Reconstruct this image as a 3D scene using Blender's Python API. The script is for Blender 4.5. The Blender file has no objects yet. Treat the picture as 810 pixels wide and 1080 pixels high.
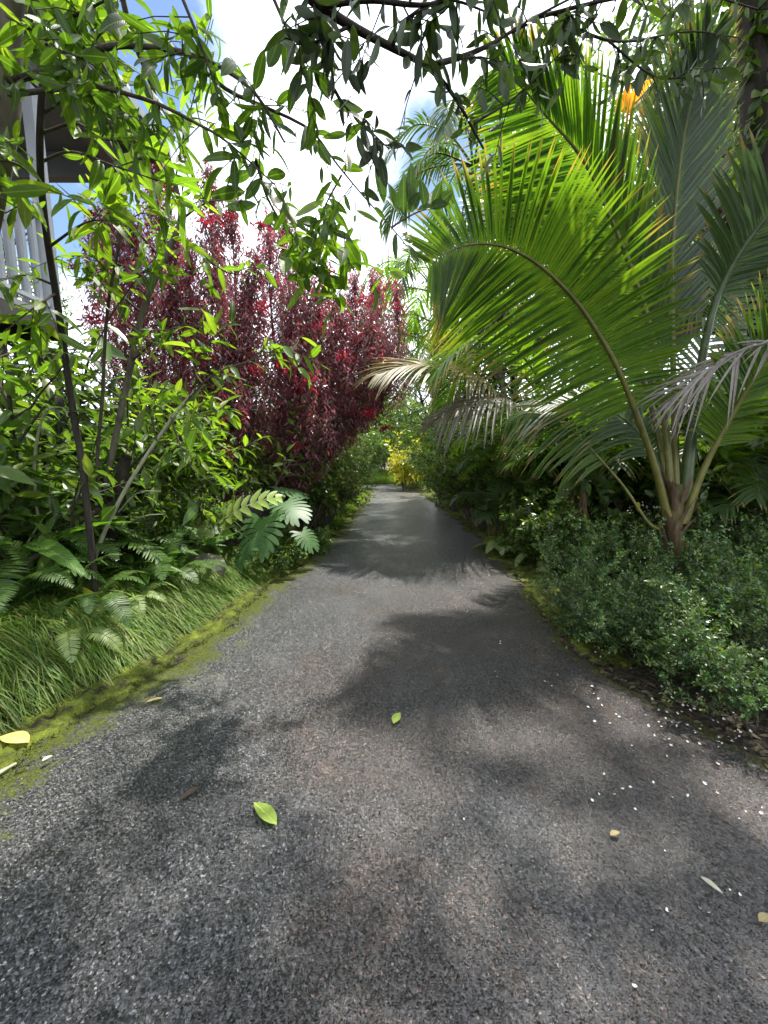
import bpy, math, random
import numpy as np
from math import radians as R

SC = bpy.context.scene
COL = SC.collection
# ------------------------------------------------------------------ camera
F = 405.0
CAMZ = 1.5
PITCH = R(7.7)
cam = bpy.data.cameras.new('camera')
cam.sensor_fit = 'VERTICAL'
cam.sensor_height = 36.0
cam.sensor_width = 27.0
cam.lens = 36.0 * F / 1080.0
cam.clip_start = 0.05
cam.clip_end = 2000
cam_o = bpy.data.objects.new('camera', cam)
COL.objects.link(cam_o)
cam_o.location = (0, 0, CAMZ)
cam_o.rotation_euler = (R(90) - PITCH, 0, 0)
SC.camera = cam_o

# ------------------------------------------------------------------ light
SUN_EL, SUN_AZ = R(69), R(35)          # azimuth from +Y towards +X
sd = np.array([math.sin(SUN_AZ) * math.cos(SUN_EL), math.cos(SUN_AZ) * math.cos(SUN_EL), math.sin(SUN_EL)])
sun = bpy.data.lights.new('sun', 'SUN')
sun.energy = 5.0
sun.angle = R(1.4)
sun.color = (1.0, 0.95, 0.86)
sun_o = bpy.data.objects.new('sun', sun)
COL.objects.link(sun_o)
from mathutils import Vector, Matrix
sun_o.rotation_euler = Vector(sd).to_track_quat('Z', 'Y').to_euler()

W = bpy.data.worlds.new('World')
SC.world = W
W.use_nodes = True
nt = W.node_tree
for n_ in list(nt.nodes):
    nt.nodes.remove(n_)
CP, SP = math.cos(PITCH), math.sin(PITCH)


def ray(u, v):
    a = (u - 405.0) / F
    b = -(v - 540.0) / F
    return np.array([a, CP + b * SP, -SP + b * CP])


def wn(t, **kw):
    n = nt.nodes.new(t)
    for k, v in kw.items():
        setattr(n, k, v)
    return n


out = wn('ShaderNodeOutputWorld')
bg = wn('ShaderNodeBackground')
bg.inputs[1].default_value = 0.12
sky = wn('ShaderNodeTexSky', sky_type='NISHITA')
sky.sun_disc = False
sky.sun_elevation = SUN_EL
sky.sun_rotation = SUN_AZ
sky.air_density = 1.0
sky.dust_density = 0.3
sky.ozone_density = 2.0
tc = wn('ShaderNodeTexCoord')
nz = wn('ShaderNodeTexNoise')
nz.inputs['Scale'].default_value = 4.2
nz.inputs['Detail'].default_value = 7
nz.inputs['Roughness'].default_value = 0.6
nt.links.new(tc.outputs['Generated'], nz.inputs['Vector'])
# clear openings in the cloud, by direction in the sky
acc = None
for (u, v, wd, am) in [(165, 35, 0.10, 0.42), (455, 175, 0.085, 0.42), (500, 215, 0.07, 0.36), (120, 100, 0.07, 0.3),
                       (90, 230, 0.12, 0.2), (15, 200, 0.1, 0.3), (425, 322, 0.03, 0.3), (760, 300, 0.2, 0.15)]:
    d = ray(u, v)
    d = d / np.linalg.norm(d)
    dp = wn('ShaderNodeVectorMath', operation='DISTANCE')
    dp.inputs[1].default_value = tuple(d)
    nt.links.new(tc.outputs['Generated'], dp.inputs[0])
    mr = wn('ShaderNodeMapRange', interpolation_type='SMOOTHSTEP')
    mr.inputs['From Min'].default_value = 0
    mr.inputs['From Max'].default_value = wd * 2.2
    mr.inputs['To Min'].default_value = am
    mr.inputs['To Max'].default_value = 0
    nt.links.new(dp.outputs['Value'], mr.inputs['Value'])
    if acc is None:
        acc = mr.outputs[0]
    else:
        ad = wn('ShaderNodeMath', operation='ADD')
        nt.links.new(acc, ad.inputs[0])
        nt.links.new(mr.outputs[0], ad.inputs[1])
        acc = ad.outputs[0]
sb = wn('ShaderNodeMath', operation='SUBTRACT')
nt.links.new(nz.outputs['Fac'], sb.inputs[0])
nt.links.new(acc, sb.inputs[1])
cm = wn('ShaderNodeMapRange', interpolation_type='SMOOTHSTEP')
cm.inputs['From Min'].default_value = 0.1
cm.inputs['From Max'].default_value = 0.5
nt.links.new(sb.outputs[0], cm.inputs['Value'])
mx = wn('ShaderNodeMix', data_type='RGBA')
mx.inputs['B'].default_value = (11.0, 11.7, 12.9, 1)
nt.links.new(cm.outputs[0], mx.inputs['Factor'])
nt.links.new(sky.outputs[0], mx.inputs['A'])
nt.links.new(mx.outputs['Result'], bg.inputs[0])
nt.links.new(bg.outputs[0], out.inputs[0])

SC.view_settings.view_transform = 'Standard'
SC.view_settings.look = 'None'
SC.view_settings.gamma = 1.0
SC.view_settings.use_curve_mapping = False
SC.view_settings.exposure = 1.02
SC.render.engine = 'CYCLES'
cy = SC.cycles
cy.max_bounces = 8
cy.diffuse_bounces = 3
cy.glossy_bounces = 2
cy.transmission_bounces = 4
cy.caustics_reflective = False
cy.caustics_refractive = False
cy.use_denoising = True
cy.denoising_prefilter = 'ACCURATE'

# ------------------------------------------------------------------ helpers
UP = np.array([0.0, 0.0, 1.0])


def nrm(a):
    a = np.asarray(a, float)
    return a / np.maximum(np.linalg.norm(a, axis=-1, keepdims=True), 1e-9)


def P(u, v, Y):
    """the point at distance Y ahead that the photograph shows at pixel (u, v)"""
    d = ray(u, v)
    return np.array([0, 0, CAMZ]) + d * (Y / d[1])


def G(u, v, z=0.0):
    d = ray(u, v)
    return np.array([0, 0, CAMZ]) + d * ((z - CAMZ) / d[2])


def spline(pts, n):
    pts = np.asarray(pts, float)
    if len(pts) < 3:
        t = np.linspace(0, 1, n)[:, None]
        return pts[0] * (1 - t) + pts[-1] * t
    p = np.vstack([2 * pts[0] - pts[1], pts, 2 * pts[-1] - pts[-2]])
    m = len(pts) - 1
    o = []
    for s in np.linspace(0, m, n):
        i = min(int(s), m - 1)
        t = s - i
        a, b, c, d = p[i], p[i + 1], p[i + 2], p[i + 3]
        o.append(0.5 * ((2 * b) + (-a + c) * t + (2 * a - 5 * b + 4 * c - d) * t * t + (-a + 3 * b - 3 * c + d) * t ** 3))
    return np.array(o)


class MB:
    """collects quads; build() links them as one mesh object"""

    def __init__(s):
        s.v, s.f, s.uv, s.m, s.n = [], [], [], [], 0

    def add(s, v, f, uv=None, mi=0):
        v = np.asarray(v, float).reshape(-1, 3)
        f = np.asarray(f, int).reshape(-1, 4)
        s.v.append(v)
        s.f.append(f + s.n)
        s.uv.append(np.zeros((len(v), 2)) if uv is None else np.asarray(uv, float).reshape(-1, 2))
        s.m.append(np.full(len(f), mi, int))
        s.n += len(v)

    def tube(s, pts, r, k=6, mi=0):
        pts = np.asarray(pts, float)
        n = len(pts)
        r = np.broadcast_to(np.asarray(r, float), (n,))
        t = nrm(np.gradient(pts, axis=0))
        ref = np.array([0.31, 0.87, 0.38]) if abs(t[0, 2]) > 0.6 else UP
        a = nrm(np.cross(t, ref))
        b = np.cross(t, a)
        an = np.arange(k) / k * 2 * np.pi
        v = pts[:, None] + r[:, None, None] * (np.cos(an)[None, :, None] * a[:, None] + np.sin(an)[None, :, None] * b[:, None])
        i, j = np.meshgrid(np.arange(n - 1), np.arange(k), indexing='ij')
        j2 = (j + 1) % k
        f = np.stack([i * k + j, i * k + j2, (i + 1) * k + j2, (i + 1) * k + j], -1).reshape(-1, 4)
        uv = np.stack(np.broadcast_arrays(an[None] / 6.28, np.linspace(0, 1, n)[:, None]), -1)
        s.add(v, f, uv, mi)

    def box(s, c, h, rz=0.0, mi=0):
        c = np.asarray(c, float)
        q = np.array([[x, y, z] for x in (-1, 1) for y in (-1, 1) for z in (-1, 1)], float) * np.asarray(h, float)
        cs, sn = math.cos(rz), math.sin(rz)
        q = q @ np.array([[cs, sn, 0], [-sn, cs, 0], [0, 0, 1]])
        s.add(q + c, [[0, 1, 3, 2], [4, 6, 7, 5], [0, 4, 5, 1], [2, 3, 7, 6], [0, 2, 6, 4], [1, 5, 7, 3]], None, mi)

    def leaves(s, T, pos, d, nn, L, Wd, mi=0, curl=None):
        tv, tf, tuv = T
        pos = np.asarray(pos, float).reshape(-1, 3)
        N = len(pos)
        if N == 0:
            return
        d = nrm(np.broadcast_to(d, (N, 3)))
        x = nrm(np.cross(d, np.broadcast_to(nn, (N, 3))))
        n2 = np.cross(x, d)
        L = np.broadcast_to(L, (N,))[:, None, None]
        Wd = np.broadcast_to(Wd, (N,))[:, None, None]
        cu = np.broadcast_to(1.0 if curl is None else curl, (N,))[:, None, None]
        v = (pos[:, None] + tv[None, :, 0:1] * Wd * x[:, None] + tv[None, :, 1:2] * L * d[:, None]
             + (tv[None, :, 2:3] * Wd + tv[None, :, 3:4] * L * cu) * n2[:, None])
        f = tf[None] + (np.arange(N) * len(tv))[:, None, None]
        s.add(v.reshape(-1, 3), f.reshape(-1, 4), np.tile(tuv, (N, 1)), mi)

    def mesh(s, name, mats):
        v = np.concatenate(s.v)
        f = np.concatenate(s.f)
        uv = np.concatenate(s.uv)
        m = np.concatenate(s.m)
        me = bpy.data.meshes.new(name)
        me.vertices.add(len(v))
        me.vertices.foreach_set('co', v.ravel())
        me.loops.add(f.size)
        me.loops.foreach_set('vertex_index', f.ravel().astype(np.int32))
        me.polygons.add(len(f))
        me.polygons.foreach_set('loop_start', np.arange(0, f.size, 4, dtype=np.int32))
        ul = me.uv_layers.new(name='UVMap')
        ul.data.foreach_set('uv', uv[f.ravel()].ravel())
        for q in (mats if isinstance(mats, (list, tuple)) else [mats]):
            me.materials.append(q)
        me.polygons.foreach_set('material_index', m.astype(np.int32))
        me.polygons.foreach_set('use_smooth', np.ones(len(f), bool) if getattr(s, 'smooth', True) else np.zeros(len(f), bool))
        me.update(calc_edges=True)
        me.validate()
        return me

    def build(s, name, mats, parent=None):
        o = bpy.data.objects.new(name, s.mesh(name, mats))
        COL.objects.link(o)
        if parent is not None:
            o.parent = parent
        return o


def leaf_t(rows, prof, fold=0.25, curve=-0.12, wave=0.0):
    """leaf template: x across (half width 1), y along 0..1, z fold (by width), w curve (by length)"""
    v, uv = [], []
    for i in range(rows):
        t = i / (rows - 1)
        w = max(prof(t), 0.004)
        z = curve * t * t
        wv = wave * math.sin(t * 19)
        v += [(-w, t, fold * w + wv, z), (0, t, 0, z), (w, t, fold * w - wv, z)]
        uv += [(0.5 - 0.5 * w, t), (0.5, t), (0.5 + 0.5 * w, t)]
    f = []
    for i in range(rows - 1):
        a = i * 3
        f += [[a, a + 1, a + 4, a + 3], [a + 1, a + 2, a + 5, a + 4]]
    return np.array(v, float), np.array(f, int), np.array(uv, float)


LANCE = lambda t: (math.sin(math.pi * min(1, t * 1.0) ** 0.85)) ** 0.9 if 0 < t < 1 else 0.02
OVATE = lambda t: math.sin(math.pi * t ** 0.7) ** 0.75 if 0 < t < 1 else 0.02
ELL = lambda t: math.sin(math.pi * t ** 0.9) ** 0.68 if 0 < t < 1 else 0.02
STRAP = lambda t: (min(1, t * 6 + 0.35)) * (1 - t ** 3)
T_NEAR = leaf_t(7, LANCE, 0.3, -0.18)
T_ELL = leaf_t(8, ELL, 0.28, -0.2, 0.02)
T_MID = leaf_t(4, LANCE, 0.3, -0.15)
T_FAR = leaf_t(3, lambda t: 1.0 if 0 < t < 1 else 0.03, 0.3, -0.1)
T_OV = leaf_t(7, OVATE, 0.22, -0.2, 0.03)
T_BLADE = leaf_t(6, lambda t: (1 - t ** 2.2) * 0.9 + 0.05, 0.4, -0.45)
T_LEAFLET = leaf_t(6, lambda t: min(1, 0.4 + t * 5) * (1 - t ** 4) + 0.01, 0.45, -0.16)
T_PINNA = leaf_t(3, lambda t: [0.8, 0.75, 0.05][int(round(t * 2))], 0.15, -0.12)


def rng_dirs(rng, n):
    return nrm(rng.normal(size=(n, 3)))


# ------------------------------------------------------------------ materials
def mk(name):
    m = bpy.data.materials.new(name)
    m.use_nodes = True
    t = m.node_tree
    for n in list(t.nodes):
        t.nodes.remove(n)
    o = t.nodes.new('ShaderNodeOutputMaterial')
    return m, t, o


def node(t, typ, **kw):
    n = t.nodes.new(typ)
    ins = kw.pop('ins', {})
    for k, v in kw.items():
        setattr(n, k, v)
    for k, v in ins.items():
        n.inputs[k].default_value = v
    return n


def ramp(t, stops):
    r = t.nodes.new('ShaderNodeValToRGB')
    e = r.color_ramp.elements
    while len(e) > 1:
        e.remove(e[-1])
    e[0].position = stops[0][0]
    e[0].color = (*stops[0][1], 1)
    for p, c in stops[1:]:
        q = e.new(p)
        q.color = (*c, 1)
    return r


def leaf_mat(name, cols, trans=0.38, rough=0.38, spec=0.5, rib=None, tint=(1.25, 1.35, 0.45), veins=0.0, nscale=1.3, nfac=0.35, tip=False):
    m, t, o = mk(name)
    L = t.links.new
    g = node(t, 'ShaderNodeNewGeometry')
    r = ramp(t, [(i / max(1, len(cols) - 1), c) for i, c in enumerate(cols)])
    L(g.outputs['Random Per Island'], r.inputs[0])
    tcn = node(t, 'ShaderNodeTexCoord')
    nz = node(t, 'ShaderNodeTexNoise', ins={'Scale': nscale, 'Detail': 3.0})
    L(tcn.outputs['Object'], nz.inputs['Vector'])
    mr = node(t, 'ShaderNodeMapRange', ins={'From Min': 0.3, 'From Max': 0.7, 'To Min': 1 - nfac, 'To Max': 1 + nfac})
    L(nz.outputs['Fac'], mr.inputs['Value'])
    hs = node(t, 'ShaderNodeHueSaturation')
    L(r.outputs[0], hs.inputs['Color'])
    L(mr.outputs[0], hs.inputs['Value'])
    nb = node(t, 'ShaderNodeTexNoise', ins={'Scale': 28.0, 'Detail': 4.0, 'Roughness': 0.7})
    L(tcn.outputs['Object'], nb.inputs['Vector'])
    mrb = node(t, 'ShaderNodeMapRange', ins={'From Min': 0.3, 'From Max': 0.7, 'To Min': 0.82, 'To Max': 1.18})
    L(nb.outputs['Fac'], mrb.inputs['Value'])
    hs2 = node(t, 'ShaderNodeHueSaturation')
    L(hs.outputs[0], hs2.inputs['Color'])
    L(mrb.outputs[0], hs2.inputs['Value'])
    col = hs2.outputs[0]
    uv = node(t, 'ShaderNodeUVMap')
    sp = node(t, 'ShaderNodeSeparateXYZ')
    L(uv.outputs[0], sp.inputs[0])
    if rib is not None:
        a = node(t, 'ShaderNodeMath', operation='SUBTRACT', ins={1: 0.5})
        L(sp.outputs['X'], a.inputs[0])
        b = node(t, 'ShaderNodeMath', operation='ABSOLUTE')
        L(a.outputs[0], b.inputs[0])
        c = node(t, 'ShaderNodeMapRange', interpolation_type='SMOOTHSTEP', ins={'From Min': 0.02, 'From Max': 0.06, 'To Min': 0.75, 'To Max': 0.0})
        L(b.outputs[0], c.inputs['Value'])
        mm = node(t, 'ShaderNodeMix', data_type='RGBA')
        mm.inputs['B'].default_value = (*rib, 1)
        L(c.outputs[0], mm.inputs['Factor'])
        L(col, mm.inputs['A'])
        col = mm.outputs['Result']
    if tip:
        th = node(t, 'ShaderNodeMath', operation='MULTIPLY_ADD', ins={1: 0.5, 2: 0.62})
        L(g.outputs['Random Per Island'], th.inputs[0])
        df = node(t, 'ShaderNodeMath', operation='SUBTRACT')
        L(sp.outputs['Y'], df.inputs[0])
        L(th.outputs[0], df.inputs[1])
        tm_ = node(t, 'ShaderNodeMapRange', interpolation_type='SMOOTHSTEP', ins={'From Min': 0.0, 'From Max': 0.12, 'To Max': 0.9})
        L(df.outputs[0], tm_.inputs['Value'])
        mt_ = node(t, 'ShaderNodeMix', data_type='RGBA')
        mt_.inputs['B'].default_value = (0.2, 0.14, 0.05, 1)
        L(tm_.outputs[0], mt_.inputs['Factor'])
        L(col, mt_.inputs['A'])
        col = mt_.outputs['Result']
    pb = node(t, 'ShaderNodeBsdfPrincipled', ins={'Roughness': rough, 'Specular IOR Level': spec})
    L(col, pb.inputs['Base Color'])
    # fine surface: veins run out from the midrib
    if veins > 0:
        a2 = node(t, 'ShaderNodeMath', operation='SUBTRACT', ins={1: 0.5})
        L(sp.outputs['X'], a2.inputs[0])
        b2 = node(t, 'ShaderNodeMath', operation='ABSOLUTE')
        L(a2.outputs[0], b2.inputs[0])
        m1 = node(t, 'ShaderNodeMath', operation='MULTIPLY', ins={1: -0.5})
        L(b2.outputs[0], m1.inputs[0])
        ad = node(t, 'ShaderNodeMath', operation='ADD')
        L(sp.outputs['Y'], ad.inputs[0])
        L(m1.outputs[0], ad.inputs[1])
        m2 = node(t, 'ShaderNodeMath', operation='MULTIPLY', ins={1: 85.0})
        L(ad.outputs[0], m2.inputs[0])
        sn = node(t, 'ShaderNodeMath', operation='SINE')
        L(m2.outputs[0], sn.inputs[0])
        bp = node(t, 'ShaderNodeBump', ins={'Strength': veins, 'Distance': 0.003})
        L(sn.outputs[0], bp.inputs['Height'])
        L(bp.outputs[0], pb.inputs['Normal'])
    if trans > 0:
        tb = node(t, 'ShaderNodeBsdfTranslucent')
        tm = node(t, 'ShaderNodeMix', data_type='RGBA', blend_type='MULTIPLY', ins={'Factor': 1.0})
        L(col, tm.inputs['A'])
        tm.inputs['B'].default_value = (*[x * 1.9 for x in tint], 1)
        L(tm.outputs['Result'], tb.inputs['Color'])
        ms = node(t, 'ShaderNodeMixShader', ins={0: trans})
        L(pb.outputs[0], ms.inputs[1])
        L(tb.outputs[0], ms.inputs[2])
        L(ms.outputs[0], o.inputs[0])
    else:
        L(pb.outputs[0], o.inputs[0])
    return m


def bark_mat(name, c1, c2, scale=14.0, rough=0.85, stretch=0.25):
    m, t, o = mk(name)
    L = t.links.new
    tcn = node(t, 'ShaderNodeTexCoord')
    mp = node(t, 'ShaderNodeMapping')
    mp.inputs['Scale'].default_value = (1, 1, stretch)
    L(tcn.outputs['Object'], mp.inputs[0])
    nz = node(t, 'ShaderNodeTexNoise', ins={'Scale': scale, 'Detail': 6.0, 'Roughness': 0.65})
    L(mp.outputs[0], nz.inputs['Vector'])
    r = ramp(t, [(0.3, c1), (0.7, c2)])
    L(nz.outputs['Fac'], r.inputs[0])
    pb = node(t, 'ShaderNodeBsdfPrincipled', ins={'Roughness': rough, 'Specular IOR Level': 0.3})
    L(r.outputs[0], pb.inputs['Base Color'])
    bp = node(t, 'ShaderNodeBump', ins={'Strength': 0.7, 'Distance': 0.01})
    L(nz.outputs['Fac'], bp.inputs['Height'])
    L(bp.outputs[0], pb.inputs['Normal'])
    L(pb.outputs[0], o.inputs[0])
    return m


def plain_mat(name, c, rough=0.6, var=0.12, scale=6.0, spec=0.4):
    m, t, o = mk(name)
    L = t.links.new
    tcn = node(t, 'ShaderNodeTexCoord')
    nz = node(t, 'ShaderNodeTexNoise', ins={'Scale': scale, 'Detail': 6.0, 'Roughness': 0.6})
    L(tcn.outputs['Object'], nz.inputs['Vector'])
    r = ramp(t, [(0.3, tuple(x * (1 - var) for x in c)), (0.7, tuple(min(1, x * (1 + var)) for x in c))])
    L(nz.outputs['Fac'], r.inputs[0])
    pb = node(t, 'ShaderNodeBsdfPrincipled', ins={'Roughness': rough, 'Specular IOR Level': spec})
    L(r.outputs[0], pb.inputs['Base Color'])
    bp = node(t, 'ShaderNodeBump', ins={'Strength': 0.15, 'Distance': 0.01})
    L(nz.outputs['Fac'], bp.inputs['Height'])
    L(bp.outputs[0], pb.inputs['Normal'])
    L(pb.outputs[0], o.inputs[0])
    return m


M = {}
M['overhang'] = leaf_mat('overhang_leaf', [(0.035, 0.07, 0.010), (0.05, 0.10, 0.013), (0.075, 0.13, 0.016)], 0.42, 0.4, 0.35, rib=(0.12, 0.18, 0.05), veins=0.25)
M['overhang_dark'] = leaf_mat('overhang_dark_leaf', [(0.02, 0.036, 0.014), (0.03, 0.052, 0.018), (0.045, 0.075, 0.02)], 0.24, 0.42, rib=(0.05, 0.07, 0.03), veins=0.25)  # darker leaf colour paints in the shadowed undersides against the sky
M['lime'] = leaf_mat('lime_leaf', [(0.05, 0.10, 0.012), (0.075, 0.14, 0.014), (0.10, 0.17, 0.018), (0.15, 0.2, 0.025)], 0.46, 0.4, 0.35, rib=(0.2, 0.27, 0.06), veins=0.2)
M['green'] = leaf_mat('green_leaf', [(0.035, 0.075, 0.014), (0.055, 0.11, 0.018), (0.08, 0.14, 0.025), (0.11, 0.15, 0.03)], 0.36, 0.36, rib=(0.12, 0.17, 0.05))
M['dark'] = leaf_mat('dark_leaf', [(0.03, 0.06, 0.014), (0.05, 0.095, 0.018), (0.08, 0.13, 0.024), (0.12, 0.16, 0.035)], 0.42, 0.32)
M['mid'] = leaf_mat('mid_green_leaf', [(0.04, 0.08, 0.016), (0.07, 0.12, 0.022), (0.11, 0.165, 0.03), (0.15, 0.19, 0.045)], 0.45, 0.34)
M['olive'] = leaf_mat('olive_leaf', [(0.05, 0.075, 0.018), (0.08, 0.11, 0.025), (0.11, 0.14, 0.035), (0.14, 0.15, 0.05)], 0.35, 0.4)
M['red'] = leaf_mat('red_leaf', [(0.09, 0.055, 0.07), (0.16, 0.065, 0.09), (0.22, 0.075, 0.10), (0.34, 0.07, 0.10), (0.18, 0.12, 0.09), (0.11, 0.075, 0.07), (0.10, 0.11, 0.05)], 0.36, 0.24, 0.7, tint=(1.4, 0.65, 0.75), nscale=1.6, nfac=0.4)
M['scarlet'] = leaf_mat('scarlet_leaf', [(0.14, 0.022, 0.045), (0.25, 0.028, 0.055)], 0.4, 0.35, tint=(1.4, 0.5, 0.5))
M['palm'] = leaf_mat('palm_leaflet', [(0.04, 0.09, 0.008), (0.058, 0.112, 0.010), (0.09, 0.14, 0.012)], 0.54, 0.36, 0.36, rib=(0.13, 0.17, 0.02), nscale=0.8, nfac=0.2, tip=True)
M['palm_dull'] = leaf_mat('palm_dull_leaflet', [(0.036, 0.07, 0.02), (0.05, 0.09, 0.028)], 0.3, 0.4, 0.35, rib=(0.12, 0.15, 0.08), nscale=0.8, nfac=0.2, tip=True)  # duller copy of the palm green; on the coconut palm it paints shaded fronds
M['palm_tan'] = leaf_mat('palm_tan_leaflet', [(0.16, 0.14, 0.05), (0.24, 0.19, 0.09), (0.14, 0.15, 0.05)], 0.35, 0.45, tint=(1.2, 1.0, 0.6))
M['dry'] = leaf_mat('dry_leaflet', [(0.14, 0.12, 0.11), (0.24, 0.215, 0.2), (0.10, 0.08, 0.06)], 0.15, 0.55, tint=(1, 0.9, 0.7))
M['petiole'] = plain_mat('palm_petiole', (0.11, 0.105, 0.022), 0.4, 0.35, 9.0)
M['palmstem'] = bark_mat('palm_stem_bark', (0.035, 0.028, 0.012), (0.12, 0.105, 0.035), 22, 0.7, 0.35)
M['petiole_dark'] = plain_mat('palm_petiole_dark', (0.06, 0.085, 0.03), 0.4, 0.3, 9.0)
M['stemgreen'] = plain_mat('green_stem', (0.07, 0.10, 0.03), 0.5, 0.3, 12.0)
M['stempale'] = plain_mat('pale_stem', (0.3, 0.3, 0.2), 0.6, 0.25, 12.0)
M['box'] = leaf_mat('small_bush_leaf', [(0.022, 0.055, 0.02), (0.038, 0.085, 0.03), (0.062, 0.12, 0.04), (0.10, 0.16, 0.05), (0.12, 0.14, 0.035)], 0.32, 0.32, nscale=3.5, nfac=0.5)
M['grass'] = leaf_mat('mondo_blade', [(0.03, 0.07, 0.010), (0.055, 0.11, 0.014), (0.085, 0.15, 0.02), (0.12, 0.18, 0.028), (0.17, 0.16, 0.06)], 0.32, 0.5, 0.25, nscale=1.5)
M['lawn'] = leaf_mat('lawn_blade', [(0.09, 0.15, 0.02), (0.12, 0.19, 0.03), (0.16, 0.22, 0.04)], 0.4, 0.5)
M['fern'] = leaf_mat('fern_pinna', [(0.045, 0.09, 0.02), (0.07, 0.13, 0.028), (0.09, 0.15, 0.035)], 0.4, 0.42)
M['fernpale'] = leaf_mat('pale_fern_pinna', [(0.2, 0.27, 0.09), (0.25, 0.32, 0.11)], 0.4, 0.42)
M['monstera'] = leaf_mat('monstera_leaf', [(0.05, 0.11, 0.035), (0.065, 0.13, 0.045)], 0.2, 0.45, 0.3, nscale=3, nfac=0.15)
M['broad'] = leaf_mat('broad_leaf', [(0.04, 0.10, 0.018), (0.06, 0.13, 0.022), (0.09, 0.17, 0.03)], 0.38, 0.26, 0.6, rib=(0.14, 0.2, 0.07), veins=0.6)
M['paleleaf'] = leaf_mat('pale_lobed_leaf', [(0.2, 0.27, 0.07), (0.24, 0.32, 0.09)], 0.35, 0.36)
M['yellowleaf'] = leaf_mat('yellow_leaf', [(0.34, 0.36, 0.03), (0.42, 0.36, 0.03)], 0.35, 0.4, rib=(0.5, 0.4, 0.15), veins=0.4, tint=(1, 0.9, 0.4))
M['croton'] = leaf_mat('croton_leaf', [(0.45, 0.44, 0.03), (0.55, 0.52, 0.05), (0.32, 0.36, 0.04)], 0.35, 0.35, tint=(1, 0.95, 0.4))
M['orange'] = leaf_mat('orange_leaf', [(0.45, 0.2, 0.02), (0.5, 0.28, 0.03)], 0.4, 0.4, tint=(1.1, 0.8, 0.4))
M['bark'] = bark_mat('grey_bark', (0.06, 0.05, 0.04), (0.22, 0.19, 0.15))
M['barkdark'] = bark_mat('dark_bark', (0.012, 0.010, 0.008), (0.05, 0.04, 0.03))
M['barkbrown'] = bark_mat('brown_bark', (0.05, 0.03, 0.018), (0.16, 0.10, 0.06), 10)
M['twig'] = bark_mat('twig_bark', (0.03, 0.025, 0.018), (0.10, 0.085, 0.06), 30)
M['petal'] = plain_mat('white_petal', (0.6, 0.58, 0.52), 0.5, 0.08)
M['housewhite'] = plain_mat('white_paint', (0.42, 0.44, 0.47), 0.5, 0.08, 5)
M['housegrey'] = plain_mat('grey_paint', (0.22, 0.23, 0.24), 0.6, 0.15, 3)
M['housedark'] = plain_mat('dark_timber', (0.04, 0.037, 0.035), 0.7, 0.3, 4)
M['roofmetal'] = plain_mat('roof_metal', (0.2, 0.22, 0.23), 0.4, 0.12, 2)
M['stone'] = plain_mat('lava_stone', (0.12, 0.115, 0.09), 0.95, 0.7, 16, 0.2)


# ------------------------------------------------------------------ ids
def tag(o, label, cat, group=None):
    o['label'] = label
    o['category'] = cat
    if group:
        o['group'] = group
    return o


def thing(name, loc, label, cat, group=None, rz=0.0):
    o = bpy.data.objects.new(name, None)
    o.empty_display_size = 0.1
    COL.objects.link(o)
    o.location = tuple(loc)
    o.rotation_euler = (0, 0, rz)
    return tag(o, label, cat, group)


def world_part(mb, name, mat, parent):
    """mesh given in world coordinates, made a child of a thing"""
    o = mb.build(name, mat, parent)
    root = parent
    while root.parent is not None:
        root = root.parent
    if root.rotation_euler.z == 0 and parent is root:
        o.location = tuple(-np.array(parent.location))
    return o


def dup(root, loc, rz, sc, label, group=None):
    r = root.copy()
    COL.objects.link(r)
    r.location = tuple(loc)
    r.rotation_euler = (0, 0, rz)
    r.scale = (sc, sc, sc) if not isinstance(sc, tuple) else sc
    r['label'] = label
    if group:
        r['group'] = group
    for ch in list(root.children):
        c = ch.copy()
        COL.objects.link(c)
        c.parent = r
        for g in list(ch.children):
            d = g.copy()
            COL.objects.link(d)
            d.parent = c
    return r


# ------------------------------------------------------------------ driveway outline and ground
EL = [G(*p) for p in [(0, 800), (90, 745), (190, 690), (270, 625), (312, 597), (342, 570), (366, 548), (383, 530), (389, 516)]]
ER = [G(*p) for p in [(810, 800), (700, 742), (612, 690), (572, 640), (537, 592), (512, 568), (483, 546), (455, 527), (440, 516)]]
yl = np.array([-30, -6, 0.6] + [p[1] for p in EL])
xl = np.array([-2.4, -2.3, -2.15] + [p[0] for p in EL])
yr = np.array([-30, -6, 0.6] + [p[1] for p in ER])
xr = np.array([2.4, 2.35, 2.2] + [p[0] for p in ER])
YEND = 22.0


def edge(y, side):
    y = np.asarray(y, float)
    e = np.interp(y, yl, xl) if side < 0 else np.interp(y, yr, xr)
    k = np.clip(y - 17, 0, None)
    return e - 0.03 * k ** 2


def gh(x, y):
    """height of the ground beside the driveway"""
    x = np.asarray(x, float)
    y = np.asarray(y, float)
    a = np.clip(edge(y, -1) - 0.25 - x, 0, None)
    b = np.clip(x - edge(y, 1) - 0.2, 0, None)
    h = 0.26 * np.sqrt(np.clip((a - 0.2) / 0.4, 0, 1)) ** 1.0 * (a < 50) + 0.25 * (1 - np.exp(-a / 0.9)) + 0.22 * (1 - np.exp(-b / 1.0))
    h = h + 0.05 * np.sin(x * 2.3 + y) * np.clip(a + b, 0, 1) + 0.04 * np.sin(y * 2.9 - x * 1.3) * np.clip(a + b, 0, 1)
    far = np.clip(y - 22, 0, None)
    return h + 0.025 * np.minimum(far, 60)


def gpt(u, Y, dz=0.0):
    x = (u - 405) / F * Y * 1.0
    return np.array([x, Y, float(gh(x, Y)) + dz])


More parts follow.
